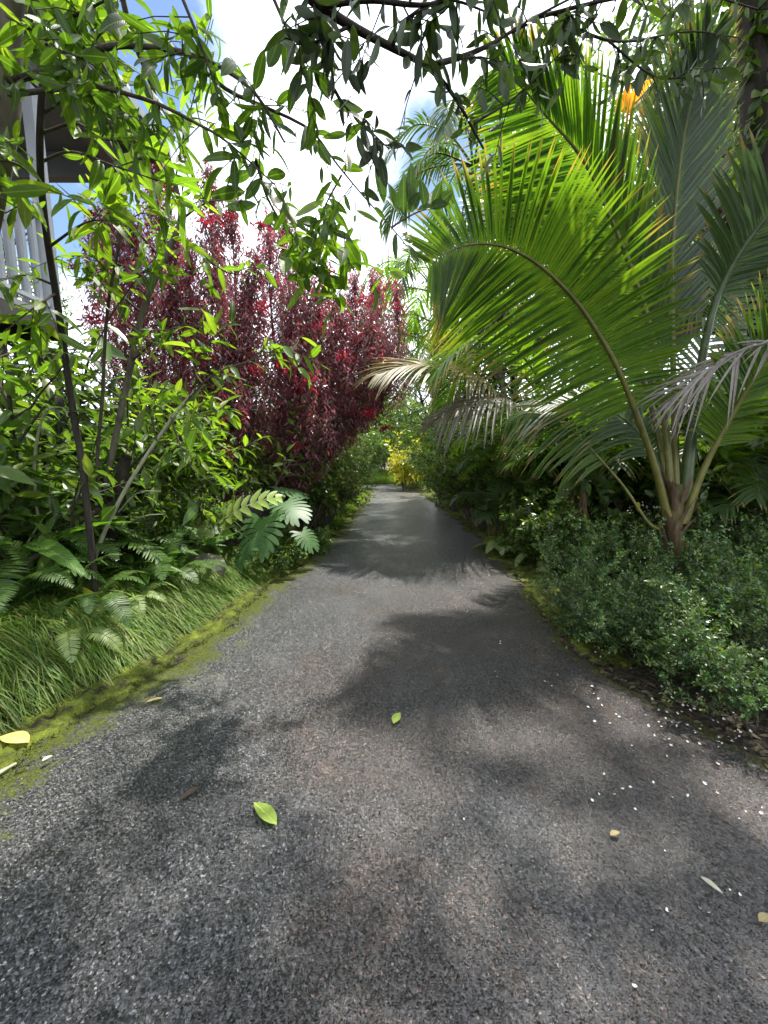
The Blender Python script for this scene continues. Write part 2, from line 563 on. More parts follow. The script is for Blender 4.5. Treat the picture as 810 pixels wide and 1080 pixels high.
def sheet(xs, ys, zf):
    mb = MB()
    X, Yy = np.meshgrid(xs, ys, indexing='ij')
    Z = zf(X, Yy)
    n, m = X.shape
    i, j = np.meshgrid(np.arange(n - 1), np.arange(m - 1), indexing='ij')
    f = np.stack([i * m + j, (i + 1) * m + j, (i + 1) * m + j + 1, i * m + j + 1], -1)
    mb.add(np.stack([X, Yy, Z], -1), f)
    return mb


def ground_mat():
    m, t, o = mk('soil')
    L = t.links.new
    tcn = node(t, 'ShaderNodeTexCoord')
    n1 = node(t, 'ShaderNodeTexNoise', ins={'Scale': 18.0, 'Detail': 8.0, 'Roughness': 0.7})
    n2 = node(t, 'ShaderNodeTexVoronoi', ins={'Scale': 28.0})
    L(tcn.outputs['Object'], n1.inputs['Vector'])
    L(tcn.outputs['Object'], n2.inputs['Vector'])
    r = ramp(t, [(0.25, (0.008, 0.006, 0.004)), (0.55, (0.03, 0.022, 0.013)), (0.72, (0.03, 0.04, 0.012)), (0.85, (0.07, 0.05, 0.03))])
    L(n1.outputs['Fac'], r.inputs[0])
    pb = node(t, 'ShaderNodeBsdfPrincipled', ins={'Roughness': 0.9})
    L(r.outputs[0], pb.inputs['Base Color'])
    bp = node(t, 'ShaderNodeBump', ins={'Strength': 0.9, 'Distance': 0.03})
    L(n2.outputs['Distance'], bp.inputs['Height'])
    L(bp.outputs[0], pb.inputs['Normal'])
    L(pb.outputs[0], o.inputs[0])
    return m


xs = np.concatenate([[-400, -150, -60, -25], np.arange(-12, 12.01, 0.2), [25, 60, 150, 400]])
ys = np.concatenate([[-400, -100, -30, -12], np.arange(-6, 26, 0.25), [28, 32, 40, 60, 100, 200, 500, 900]])
g_o = sheet(xs, ys, gh).build('ground', ground_mat())
g_o['kind'] = 'structure'


def asphalt_mat():
    m, t, o = mk('asphalt')
    L = t.links.new
    tcn = node(t, 'ShaderNodeTexCoord')
    co = tcn.outputs['Object']
    # warp so that the stones are not round dots
    nw = node(t, 'ShaderNodeTexNoise', ins={'Scale': 140.0, 'Detail': 3.0})
    L(co, nw.inputs['Vector'])
    wv = node(t, 'ShaderNodeVectorMath', operation='MULTIPLY_ADD')
    wv.inputs[1].default_value = (0.012, 0.012, 0.012)
    L(nw.outputs['Color'], wv.inputs[0])
    L(co, wv.inputs[2])
    v1 = node(t, 'ShaderNodeTexVoronoi', ins={'Scale': 155.0, 'Randomness': 1.0})
    v2 = node(t, 'ShaderNodeTexVoronoi', ins={'Scale': 310.0})
    L(wv.outputs[0], v1.inputs['Vector'])
    L(wv.outputs[0], v2.inputs['Vector'])
    big = node(t, 'ShaderNodeTexNoise', ins={'Scale': 1.1, 'Detail': 6.0, 'Roughness': 0.6, 'Distortion': 0.4})
    mid = node(t, 'ShaderNodeTexNoise', ins={'Scale': 6.0, 'Detail': 8.0, 'Roughness': 0.7})
    L(co, big.inputs['Vector'])
    L(co, mid.inputs['Vector'])
    # stone colour by cell
    rs = ramp(t, [(0.0, (0.006, 0.006, 0.008)), (0.5, (0.014, 0.015, 0.019)), (0.8, (0.030, 0.032, 0.038)), (0.93, (0.075, 0.078, 0.085)), (1.0, (0.26, 0.26, 0.26))])
    sx = node(t, 'ShaderNodeSeparateXYZ')
    L(v1.outputs['Color'], sx.inputs[0])
    L(sx.outputs['X'], rs.inputs[0])
    # dust lying in patches
    du = node(t, 'ShaderNodeMapRange', interpolation_type='SMOOTHSTEP', ins={'From Min': 0.5, 'From Max': 0.72, 'To Min': 0.0, 'To Max': 0.75})
    L(mid.outputs['Fac'], du.inputs['Value'])
    du2 = node(t, 'ShaderNodeMapRange', interpolation_type='SMOOTHSTEP', ins={'From Min': 0.4, 'From Max': 0.62})
    L(big.outputs['Fac'], du2.inputs['Value'])
    dm = node(t, 'ShaderNodeMath', operation='MULTIPLY')
    L(du.outputs[0], dm.inputs[0])
    L(du2.outputs[0], dm.inputs[1])
    m1 = node(t, 'ShaderNodeMix', data_type='RGBA')
    m1.inputs['B'].default_value = (0.11, 0.105, 0.095, 1)
    L(dm.outputs[0], m1.inputs['Factor'])
    L(rs.outputs[0], m1.inputs['A'])
    # brown organic stain, made stronger to the right to paint in shade too
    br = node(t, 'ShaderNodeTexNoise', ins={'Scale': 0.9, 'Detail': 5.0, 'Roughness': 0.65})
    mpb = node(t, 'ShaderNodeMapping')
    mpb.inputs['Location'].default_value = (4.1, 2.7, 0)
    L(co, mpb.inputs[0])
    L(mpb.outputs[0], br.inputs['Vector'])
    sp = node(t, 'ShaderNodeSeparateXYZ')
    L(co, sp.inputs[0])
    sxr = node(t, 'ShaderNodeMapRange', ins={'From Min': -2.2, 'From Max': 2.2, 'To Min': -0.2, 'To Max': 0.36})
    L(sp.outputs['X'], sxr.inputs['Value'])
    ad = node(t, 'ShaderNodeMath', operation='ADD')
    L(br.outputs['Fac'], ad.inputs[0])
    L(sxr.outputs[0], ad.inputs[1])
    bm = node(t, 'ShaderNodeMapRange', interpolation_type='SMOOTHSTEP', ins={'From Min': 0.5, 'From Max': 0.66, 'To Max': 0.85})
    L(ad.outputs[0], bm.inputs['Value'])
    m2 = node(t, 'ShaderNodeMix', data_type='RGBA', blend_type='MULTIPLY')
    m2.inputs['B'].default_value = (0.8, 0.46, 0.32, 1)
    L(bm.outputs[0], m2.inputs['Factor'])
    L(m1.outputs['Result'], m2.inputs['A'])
    # thin moss film along the middle far down the drive
    gm = node(t, 'ShaderNodeMapRange', interpolation_type='SMOOTHSTEP', ins={'From Min': 0.5, 'From Max': 0.66, 'To Max': 0.7})
    mg = node(t, 'ShaderNodeTexNoise', ins={'Scale': 0.7, 'Detail': 5.0})
    mpg = node(t, 'ShaderNodeMapping')
    mpg.inputs['Location'].default_value = (1.3, 7.7, 0)
    mpg.inputs['Scale'].default_value = (2.4, 0.6, 1)
    L(co, mpg.inputs[0])
    L(mpg.outputs[0], mg.inputs['Vector'])
    L(mg.outputs['Fac'], gm.inputs['Value'])
    gy = node(t, 'ShaderNodeMapRange', interpolation_type='SMOOTHSTEP', ins={'From Min': 8.0, 'From Max': 12.0})
    L(sp.outputs['Y'], gy.inputs['Value'])
    gmm = node(t, 'ShaderNodeMath', operation='MULTIPLY')
    L(gm.outputs[0], gmm.inputs[0])
    L(gy.outputs[0], gmm.inputs[1])
    m3 = node(t, 'ShaderNodeMix', data_type='RGBA')
    m3.inputs['B'].default_value = (0.07, 0.09, 0.02, 1)
    L(gmm.outputs[0], m3.inputs['Factor'])
    L(m2.outputs['Result'], m3.inputs['A'])
    # moss creeping in from both edges, thinning out in flecks
    uvm = node(t, 'ShaderNodeUVMap')
    su = node(t, 'ShaderNodeSeparateXYZ')
    L(uvm.outputs[0], su.inputs[0])
    fine = node(t, 'ShaderNodeTexNoise', ins={'Scale': 34.0, 'Detail': 5.0, 'Roughness': 0.8})
    L(co, fine.inputs['Vector'])
    em = []
    for ch, wd in (('X', 0.75), ('Y', 0.32)):
        e1 = node(t, 'ShaderNodeMapRange', ins={'From Min': 0.0, 'From Max': wd, 'To Min': 0.95, 'To Max': 0.0})
        L(su.outputs[ch], e1.inputs['Value'])
        e2 = node(t, 'ShaderNodeMath', operation='MULTIPLY_ADD', ins={1: 1.5, 2: -0.75})
        L(mid.outputs['Fac'], e2.inputs[0])
        e3 = node(t, 'ShaderNodeMath', operation='MULTIPLY_ADD', ins={1: 1.3, 2: -0.65})
        L(fine.outputs['Fac'], e3.inputs[0])
        e4 = node(t, 'ShaderNodeMath', operation='ADD')
        L(e1.outputs[0], e4.inputs[0])
        L(e2.outputs[0], e4.inputs[1])
        e5 = node(t, 'ShaderNodeMath', operation='ADD')
        L(e4.outputs[0], e5.inputs[0])
        L(e3.outputs[0], e5.inputs[1])
        e6 = node(t, 'ShaderNodeMapRange', interpolation_type='SMOOTHSTEP', ins={'From Min': 0.42, 'From Max': 0.72, 'To Max': 0.92})
        L(e5.outputs[0], e6.inputs['Value'])
        em.append(e6)
    emx = node(t, 'ShaderNodeMath', operation='MAXIMUM')
    L(em[0].outputs[0], emx.inputs[0])
    L(em[1].outputs[0], emx.inputs[1])
    mcol = ramp(t, [(0.3, (0.045, 0.055, 0.008)), (0.52, (0.085, 0.105, 0.012)), (0.72, (0.16, 0.185, 0.022))])
    L(fine.outputs['Fac'], mcol.inputs[0])
    tone = node(t, 'ShaderNodeMapRange', ins={'From Min': 0.3, 'From Max': 0.7, 'To Min': 0.45, 'To Max': 1.5})
    L(big.outputs['Fac'], tone.inputs['Value'])
    mt = node(t, 'ShaderNodeMix', data_type='RGBA', blend_type='MULTIPLY', ins={'Factor': 1.0})
    L(m3.outputs['Result'], mt.inputs['A'])
    L(tone.outputs[0], mt.inputs['B'])
    m3 = mt
    m4 = node(t, 'ShaderNodeMix', data_type='RGBA')
    L(emx.outputs[0], m4.inputs['Factor'])
    L(m3.outputs['Result'], m4.inputs['A'])
    L(mcol.outputs[0], m4.inputs['B'])
    # gaps between stones: tar binder, with crevice shade painted into the colour
    ve = node(t, 'ShaderNodeTexVoronoi', feature='DISTANCE_TO_EDGE', ins={'Scale': 155.0, 'Randomness': 1.0})
    L(wv.outputs[0], ve.inputs['Vector'])
    vg = node(t, 'ShaderNodeMapRange', interpolation_type='SMOOTHSTEP', ins={'From Min': 0.02, 'From Max': 0.16, 'To Min': 0.25, 'To Max': 1.0})
    L(ve.outputs['Distance'], vg.inputs['Value'])
    m5 = node(t, 'ShaderNodeMix', data_type='RGBA', blend_type='MULTIPLY', ins={'Factor': 1.0})
    L(m4.outputs['Result'], m5.inputs['A'])
    L(vg.outputs[0], m5.inputs['B'])
    pb = node(t, 'ShaderNodeBsdfPrincipled', ins={'Specular IOR Level': 1.0})
    L(m5.outputs['Result'], pb.inputs['Base Color'])
    rr = node(t, 'ShaderNodeMapRange', ins={'From Min': 0.0, 'From Max': 1.0, 'To Min': 0.22, 'To Max': 0.55})
    L(sx.outputs['Z'], rr.inputs['Value'])
    rmx = node(t, 'ShaderNodeMix', ins={'B': 0.9})
    L(emx.outputs[0], rmx.inputs['Factor'])
    L(rr.outputs[0], rmx.inputs['A'])
    L(rmx.outputs['Result'], pb.inputs['Roughness'])
    smx = node(t, 'ShaderNodeMix', ins={'A': 1.0, 'B': 0.15})
    L(emx.outputs[0], smx.inputs['Factor'])
    L(smx.outputs['Result'], pb.inputs['Specular IOR Level'])
    # every stone lies at its own small tilt
    ge = node(t, 'ShaderNodeNewGeometry')
    v0 = node(t, 'ShaderNodeVectorMath', operation='MULTIPLY_ADD')
    v0.inputs[1].default_value = (1.35, 1.35, 0.0)
    v0.inputs[2].default_value = (-0.675, -0.675, 0.0)
    L(v1.outputs['Color'], v0.inputs[0])
    va = node(t, 'ShaderNodeVectorMath', operation='ADD')
    L(v0.outputs[0], va.inputs[0])
    L(ge.outputs['Normal'], va.inputs[1])
    vn = node(t, 'ShaderNodeVectorMath', operation='NORMALIZE')
    L(va.outputs[0], vn.inputs[0])
    hsum = node(t, 'ShaderNodeMath', operation='MULTIPLY_ADD', ins={1: 0.35})
    L(v2.outputs['Distance'], hsum.inputs[0])
    L(v1.outputs['Distance'], hsum.inputs[2])
    bp = node(t, 'ShaderNodeBump', ins={'Strength': 0.7, 'Distance': 0.005})
    bp.invert = True
    L(hsum.outputs[0], bp.inputs['Height'])
    L(vn.outputs[0], bp.inputs['Normal'])
    L(bp.outputs[0], pb.inputs['Normal'])
    L(pb.outputs[0], o.inputs[0])
    return m


rngG = np.random.default_rng(5)
mb = MB()
yy = np.concatenate([[-30, -12, -6, -3], np.arange(-1, 24.5, 0.12)])
K = 41
tt = np.linspace(0, 1, K)
wob = lambda y, s: 0.035 * np.sin(y * 5.1 + s) + 0.03 * np.sin(y * 11.7 + 2 * s) + 0.02 * np.sin(y * 23.0 + s * 3)
Lx = edge(yy, -1) + wob(yy, 1.0)
Rx = edge(yy, 1) + wob(yy, 4.0)
X = Lx[:, None] * (1 - tt) + Rx[:, None] * tt
Yv = np.broadcast_to(yy[:, None], X.shape)
Z = 0.018 + 0.03 * (1 - (2 * tt - 1) ** 4)[None] + 0.008 * np.sin(X * 2.1 + Yv * 0.8) + 0.006 * np.sin(Yv * 2.7 + X)
Z[:, 0] = -0.03
Z[:, -1] = -0.03
n, m_ = X.shape
i, j = np.meshgrid(np.arange(n - 1), np.arange(m_ - 1), indexing='ij')
mb.add(np.stack([X, Yv, Z], -1), np.stack([i * m_ + j, i * m_ + j + 1, (i + 1) * m_ + j + 1, (i + 1) * m_ + j], -1), np.stack([X - Lx[:, None], Rx[:, None] - X], -1))
dr = mb.build('driveway', asphalt_mat())
dr['kind'] = 'structure'


def road_z(x, y):
    l, r_ = float(edge(y, -1)), float(edge(y, 1))
    t = min(max((x - l) / (r_ - l), 0), 1)
    return 0.018 + 0.03 * (1 - (2 * t - 1) ** 4) + 0.008 * math.sin(x * 2.1 + y * 0.8) + 0.006 * math.sin(y * 2.7 + x)


# moss along both edges: a lumpy skin grown over the rim of the asphalt
def moss_mat():
    m, t, o = mk('moss')
    L = t.links.new
    tcn = node(t, 'ShaderNodeTexCoord')
    n1 = node(t, 'ShaderNodeTexNoise', ins={'Scale': 9.0, 'Detail': 8.0, 'Roughness': 0.75})
    n2 = node(t, 'ShaderNodeTexNoise', ins={'Scale': 120.0, 'Detail': 3.0})
    L(tcn.outputs['Object'], n1.inputs['Vector'])
    L(tcn.outputs['Object'], n2.inputs['Vector'])
    r = ramp(t, [(0.40, (0.022, 0.02, 0.011)), (0.49, (0.055, 0.07, 0.010)), (0.6, (0.10, 0.125, 0.014)), (0.74, (0.18, 0.205, 0.025))])
    L(n1.outputs['Fac'], r.inputs[0])
    pb = node(t, 'ShaderNodeBsdfPrincipled', ins={'Roughness': 0.9, 'Specular IOR Level': 0.2})
    mm = node(t, 'ShaderNodeMix', data_type='RGBA', blend_type='OVERLAY', ins={'Factor': 0.6})
    L(r.outputs[0], mm.inputs['A'])
    L(n2.outputs['Fac'], mm.inputs['B'])
    L(mm.outputs['Result'], pb.inputs['Base Color'])
    bp = node(t, 'ShaderNodeBump', ins={'Strength': 1.0, 'Distance': 0.012})
    L(n2.outputs['Fac'], bp.inputs['Height'])
    L(bp.outputs[0], pb.inputs['Normal'])
    L(pb.outputs[0], o.inputs[0])
    return m


M['moss'] = moss_mat()


def moss(side, w_in, w_out, y0, y1, seed):
    rng = np.random.default_rng(seed)
    mb = MB()
    yy = np.arange(y0, y1, 0.04)
    K = 26
    s = np.linspace(0, 1, K)
    e = edge(yy, side)
    rag = 0.55 + 0.28 * np.sin(yy * 3.1 + seed) + 0.2 * np.sin(yy * 7.9 + 1) + 0.16 * np.sin(yy * 19 + 2) + 0.1 * rng.normal(size=len(yy))
    inn = np.clip(rag, 0.12, 1.3) * np.interp(yy, *w_in)
    outw = np.interp(yy, *w_out)
    off = inn[:, None] * (1 - s) - outw[:, None] * s        # + towards the road
    X = e[:, None] - side * off
    Yv = np.broadcast_to(yy[:, None], X.shape)
    base = np.where(off > 0, 0.0, gh(X, Yv))
    l, r_ = edge(Yv, -1), edge(Yv, 1)
    t = np.clip((X - l) / (r_ - l), 0, 1)
    rz = 0.018 + 0.03 * (1 - (2 * t - 1) ** 4) + 0.008 * np.sin(X * 2.1 + Yv * 0.8) + 0.006 * np.sin(Yv * 2.7 + X)
    base = np.where(off > -0.08, np.maximum(rz, base), base)
    lump = np.clip(np.sin(X * 31 + 3 * np.sin(Yv * 13)) * np.sin(Yv * 27 + 2 * np.sin(X * 19)), -0.3, 1)
    Z = base + 0.008 + (0.02 * (lump + 0.3) + 0.009 * np.abs(rng.normal(size=X.shape))) * np.minimum(1, s * 9)[None]
    Z[:, 0] = base[:, 0] - 0.012
    n, k = X.shape
    i, j = np.meshgrid(np.arange(n - 1), np.arange(k - 1), indexing='ij')
    f = np.stack([i * k + j, i * k + j + 1, (i + 1) * k + j + 1, (i + 1) * k + j], -1)
    if side > 0:
        f = f[..., ::-1]
    mb.add(np.stack([X, Yv, Z], -1), f)
    # tiny shoots and crumbs that break up the edge
    N = int((y1 - y0) * 1500)
    iy = rng.integers(0, len(yy), N)
    q = rng.random(N) ** 1.4
    of = inn[iy] * (1.25 - 1.25 * q) - outw[iy] * q
    px = e[iy] - side * of + rng.normal(size=N) * 0.01
    py = yy[iy] + rng.normal(size=N) * 0.03
    pz = np.where(of > -0.05, 0.035, gh(px, py) + 0.01)
    near = np.array([road_z(a, b) if c > -0.08 else d for a, b, c, d in zip(px, py, of, pz)])
    d = nrm(rng.normal(size=(N, 3)) * [1, 1, 0.5] + [0, 0, 0.5])
    mb.leaves(T_FAR, np.stack([px, py, near + 0.002], -1), d, rng_dirs(rng, N), rng.uniform(0.012, 0.035, N), rng.uniform(0.002, 0.006, N))
    o = mb.build('moss', M['moss'])
    o['kind'] = 'stuff'
    return tag(o, 'yellow-green moss along the %s edge of the driveway' % ('sunny, grass-lined' if side < 0 else 'shaded, bush-lined'), 'moss')


moss(-1, ([1.2, 2.3, 3.2, 4.5, 6, 9, 14, 20], [0.1, 0.22, 0.2, 0.14, 0.1, 0.12, 0.2, 0.3]),
     ([1.2, 3, 5, 9, 20], [0.5, 0.4, 0.5, 0.6, 0.7]), 1.3, 20.5, 3)
moss(1, ([1.0, 2.5, 4.0, 5.5, 7, 12, 20], [0.0, 0.02, 0.12, 0.35, 0.25, 0.2, 0.3]),
     ([1.0, 3, 4, 5, 9, 20], [0.1, 0.3, 0.9, 1.1, 0.9, 0.8]), 2.6, 20.5, 8)

# ------------------------------------------------------------------ growing plants
def grow(rng, p, d, L, r, lev, Q, tubes, twigs):
    n = 6
    pts = [np.asarray(p, float)]
    d = nrm(np.asarray(d, float))
    for k in range(n - 1):
        d = nrm(d + rng.normal(size=3) * Q['wig'] + UP * Q['trop'][min(lev, len(Q['trop']) - 1)])
        pts.append(pts[-1] + d * L / (n - 1))
    pts = np.array(pts)
    last = lev == len(Q['kids'])
    tubes.append((pts, np.linspace(r, r * (0.35 if last else 0.6), n), lev))
    if last:
        twigs.append(pts)
        return
    az = rng.random() * 6.28
    for k in range(Q['kids'][lev]):
        t = Q['t0'][lev] + (1 - Q['t0'][lev]) * (k + rng.random()) / Q['kids'][lev]
        i = min(int(t * (n - 1)), n - 2)
        fr = t * (n - 1) - i
        q = pts[i] * (1 - fr) + pts[i + 1] * fr
        td = nrm(pts[i + 1] - pts[i])
        az += 2.4 + rng.normal() * 0.3
        a = nrm(np.cross(td, [0.3, 0.9, 0.2]))
        b = np.cross(td, a)
        rad = a * math.cos(az) + b * math.sin(az)
        ang = Q['ang'][lev] * rng.uniform(0.7, 1.25)
        grow(rng, q, td * math.cos(ang) + rad * math.sin(ang), L * Q['rat'][lev] * rng.uniform(0.7, 1.2), r * 0.5, lev + 1, Q, tubes, twigs)
    if Q.get('tip', True):
        twigs.append(pts[-3:])


def foliate(mb, twigs, rng, n, T, L, Wr, out=0.9, along=0.5, grav=-0.25, upn=0.8, jn=0.6, t0=0.15, mi=0):
    """leaves set round each twig"""
    if not len(twigs):
        return
    A, D, N = [], [], []
    for tw in twigs:
        c = spline(tw, 12)
        t = t0 + (1 - t0) * (np.arange(n) + rng.random(n) * 0.6) / n
        t = np.clip(t, 0, 0.999) * 11
        i = t.astype(int)
        fr = (t - i)[:, None]
        p = c[i] * (1 - fr) + c[i + 1] * fr
        td = nrm(c[i + 1] - c[i])
        a = nrm(np.cross(td, [0.31, 0.87, 0.38]))
        b = np.cross(td, a)
        az = (np.arange(n) * 2.4 + rng.random() * 6.28)[:, None]
        rad = a * np.cos(az) + b * np.sin(az)
        d = nrm(td * along + rad * out + UP * grav + rng.normal(size=(n, 3)) * 0.2)
        A.append(p)
        D.append(d)
        N.append(nrm(UP * upn + rng.normal(size=(n, 3)) * jn))
    A, D, N = np.concatenate(A), np.concatenate(D), np.concatenate(N)
    l = L * rng.uniform(0.45, 1.25, len(A))
    mb.leaves(T, A, D, N, l, l * Wr * rng.uniform(0.75, 1.25, len(A)), mi, rng.uniform(-0.6, 2.6, len(A)))


def tubes_to(mb, tubes, k=(8, 6, 4, 3), minr=0.0):
    for pts, r, lev in tubes:
        if r[0] >= minr:
            mb.tube(pts, r, k[min(lev, len(k) - 1)])


class Kind:
    """one sort of plant: the first call builds it, later calls copy it with all its parts"""

    def __init__(s, make):
        s.make, s.root = make, None

    def put(s, loc, rz, sc, label, group=None):
        if s.root is None:
            s.root = s.make()
            r = s.root
            r.location = tuple(loc)
            r.rotation_euler = (0, 0, rz)
            r.scale = (sc, sc, sc) if not isinstance(sc, tuple) else sc
            r['label'] = label
            if group:
                r['group'] = group
            return r
        return dup(s.root, loc, rz, sc, label, group)


def shrub_kind(name, cat, seed, H, nst, Q, leaf, wood='twig', T=T_FAR, L=0.1, Wr=0.18, n=14, lean=0.5, r0=0.02, crown='foliage', fol={}, stem='stems', base=0.15, minr=0.0):
    def make():
        rng = np.random.default_rng(seed)
        root = thing(name, (0, 0, 0), 'x', cat)
        tubes, twigs = [], []
        for k in range(nst):
            az = k / nst * 6.28 + rng.normal() * 0.4
            le = lean * rng.uniform(0.3, 1.2)
            d = [math.cos(az) * le, math.sin(az) * le, 1]
            grow(rng, np.array([math.cos(az), math.sin(az), 0]) * base * rng.random(), d, H * rng.uniform(0.6, 1.0), r0 * rng.uniform(0.7, 1.2), 0, Q, tubes, twigs)
        w = MB()
        tubes_to(w, tubes, (6, 4, 3, 3), minr)
        w.build(stem, M[wood], root)
        f = MB()
        foliate(f, twigs, rng, n, T, L, Wr, **fol)
        f.build(crown, M[leaf], root)
        return root
    return Kind(make)


def frond_mesh(pts, Lmax, rng, n=60, t0=0.18, face=(0, 0, 1), a0=0.5, a1=1.1, droop=0.12, lift=0.15, wid=0.02, sides=(1, 1), prof=None, jit=0.05, C=90, asym=None):
    c = spline(pts, C)
    T = nrm(np.gradient(c, axis=0))
    mb = MB()
    seg = np.linalg.norm(np.diff(c, axis=0), axis=1)
    cum = np.concatenate([[0], np.cumsum(seg)]) / seg.sum()
    K = 7
    s = np.linspace(0, 1, K)
    for si, sf in zip((1, -1), sides):
        if sf <= 0:
            continue
        t = t0 + (1 - t0) * (np.arange(n) + 0.5 + rng.normal(size=n) * 0.15) / n
        t = np.clip(t, 0, 0.999)
        p = np.stack([np.interp(t, cum, c[:, q]) for q in range(3)], -1)
        tg = nrm(np.stack([np.interp(t, cum, T[:, q]) for q in range(3)], -1))
        fn = np.broadcast_to(np.asarray(face, float), tg.shape)
        nn = nrm(fn - tg * np.sum(fn * tg, -1, keepdims=True))
        S = np.cross(tg, nn) * si
        q = (t - t0) / (1 - t0)
        if asym is not None:
            a0, a1 = asym[0] if si > 0 else asym[1]
        a = (a0 + (a1 - a0) * q)[:, None] + rng.normal(size=(n, 1)) * jit
        d = nrm(S * np.cos(a) + tg * np.sin(a) + nn * lift + rng.normal(size=(n, 3)) * jit * 0.6)
        pr = (0.5 + 1.9 * q - 1.4 * q ** 2 - 0.72 * q ** 3) if prof is None else prof(q)
        L = Lmax * sf * np.clip(pr, 0.15, 2) / 1.05 * rng.uniform(0.93, 1.05, n)
        wv = nrm(np.cross(d, nn))
        w = wid * (np.minimum(1, 0.45 + s * 6) * (1 - s ** 3.2) + 0.02)
        dr = droop * rng.uniform(0.7, 1.4, n)
        base = p[:, None] + d[:, None] * (L[:, None] * s)[..., None] - UP * (dr[:, None] * L[:, None] * s ** 2)[..., None]
        lf = base + wv[:, None] * w[None, :, None] + nn[:, None] * (w * 0.35)[None, :, None]
        rt = base - wv[:, None] * w[None, :, None] + nn[:, None] * (w * 0.35)[None, :, None]
        v = np.stack([lf, base, rt], 2).reshape(-1, 3)
        i, j = np.meshgrid(np.arange(n), np.arange(K - 1), indexing='ij')
        b = (i * K + j).ravel() * 3
        f = np.concatenate([np.stack([b, b + 1, b + 4, b + 3], -1), np.stack([b + 1, b + 2, b + 5, b + 4], -1)])
        uv = np.stack(np.broadcast_arrays(np.array([0.0, 0.5, 1.0])[None, None], s[None, :, None] + 0 * i[:, :1, None]), -1).reshape(-1, 2)
        mb.add(v, f, uv)
    return mb, c


def add_frond(root, pts, Lmax, rng, leafmat, rmat, r0=0.03, name='frond', label=None, **kw):
    mb, c = frond_mesh(pts, Lmax, rng, **kw)
    o = world_part(mb, name, M[leafmat], root)
    if label:
        o['label'] = label
    rb = MB()
    rb.tube(c[::2], np.linspace(r0, 0.003, len(c[::2])) + 0.012 * (r0 > 0.02) * np.exp(-np.linspace(0, 12, len(c[::2]))), 6)
    rb.build('rachis', M[rmat], o)
    return o


# ------------------------------------------------------------------ house on the left
HX = -3.62
HY = 4.6
h = thing('raised_house', (HX - 1.5, 3.0, 0), 'raised house with a white railed porch and grey eave behind the saplings', 'house')


def hp(name, mat, boxes, parent=h):
    mb = MB()
    mb.smooth = False
    for c, hh in boxes:
        mb.box(c, hh)
    return world_part(mb, name, M[mat], parent)


DZ = 3.08
hp('deck', 'housegrey', [((HX - 1.6, HY - 2.8, DZ - 0.03), (1.6, 2.86, 0.03))])
hp('rim_joist', 'housedark', [((HX - 0.025, HY - 2.8, DZ - 0.145), (0.025, 2.84, 0.08)), ((HX - 1.65, HY + 0.02, DZ - 0.145), (1.6, 0.025, 0.08))])
for yy_ in (HY - 0.06, HY - 2.8, HY - 5.4):
    hp('post', 'housewhite', [((HX - 0.06, yy_, (5.46 + DZ) / 2), (0.055, 0.055, (5.46 - DZ) / 2))])
    hp('foundation_post', 'housedark', [((HX - 0.16, yy_ - 0.02, (DZ - 0.34) / 2), (0.07, 0.07, (DZ - 0.34) / 2))])
hp('post', 'housewhite', [((HX - 3.0, HY - 0.06, (5.46 + DZ) / 2), (0.055, 0.055, (5.46 - DZ) / 2))])
rail = hp('railing', 'housewhite', [((HX - 0.06, HY - 1.43, DZ + 1.0), (0.045, 1.3, 0.02)), ((HX - 0.06, HY - 1.43, DZ + 0.1), (0.03, 1.3, 0.02)),
                                    ((HX - 0.06, HY - 4.1, DZ + 1.0), (0.045, 1.22, 0.02)), ((HX - 0.06, HY - 4.1, DZ + 0.1), (0.03, 1.22, 0.02)),
                                    ((HX - 1.53, HY - 0.06, DZ + 1.0), (1.4, 0.045, 0.02)), ((HX - 1.53, HY - 0.06, DZ + 0.1), (1.4, 0.03, 0.02))])
bm_ = MB()
bm_.smooth = False
bm_.box((0, 0, 0), (0.02, 0.02, 0.44))
bme = bm_.mesh('baluster', M['housewhite'])
for k in range(19):
    b = bpy.data.objects.new('baluster', bme)
    COL.objects.link(b)
    b.parent = rail
    b.location = (HX - 0.06, HY - 0.22 - k * 0.135, DZ + 0.55)
for k in range(20):
    b = bpy.data.objects.new('baluster', bme)
    COL.objects.link(b)
    b.parent = rail
    b.location = (HX - 0.22 - k * 0.135, HY - 0.06, DZ + 0.55)
hp('porch_beam', 'housegrey', [((HX - 0.06, 1.5, 5.58), (0.07, 4.4, 0.12)), ((HX - 1.9, 6.0, 5.58), (2.2, 0.06, 0.16))])
hp('wall', 'housegrey', [((HX - 3.6, 1.5, 2.85), (0.08, 3.0, 2.85))])
EX, EY, EZ = -3.22, 6.2, 5.9
rb = MB()
rb.smooth = False
rb.add([[EX, -4, EZ], [EX, EY, EZ], [EX - 3.4, EY, EZ + 1.25], [EX - 3.4, -4, EZ + 1.25], [EX, -4, EZ - 0.04], [EX, EY, EZ - 0.04], [EX - 3.4, EY, EZ + 1.21], [EX - 3.4, -4, EZ + 1.21]],
       [[0, 1, 2, 3], [7, 6, 5, 4], [0, 4, 5, 1], [1, 5, 6, 2], [2, 6, 7, 3], [3, 7, 4, 0]])
roof = world_part(rb, 'roof', M['roofmetal'], h)
hp('fascia', 'housewhite', [((EX + 0.015, 1.3, EZ - 0.09), (0.015, 4.9, 0.1))], roof).location = (0, 0, 0)
hp('gutter', 'roofmetal', [((EX + 0.09, 1.3, EZ - 0.02), (0.055, 4.88, 0.055))], roof).location = (0, 0, 0)
hp('soffit', 'housegrey', [((EX - 0.52, 1.3, EZ - 0.15), (0.5, 4.85, 0.012)), ((EX - 2.2, 1.3, EZ - 0.13), (1.2, 4.85, 0.012))])

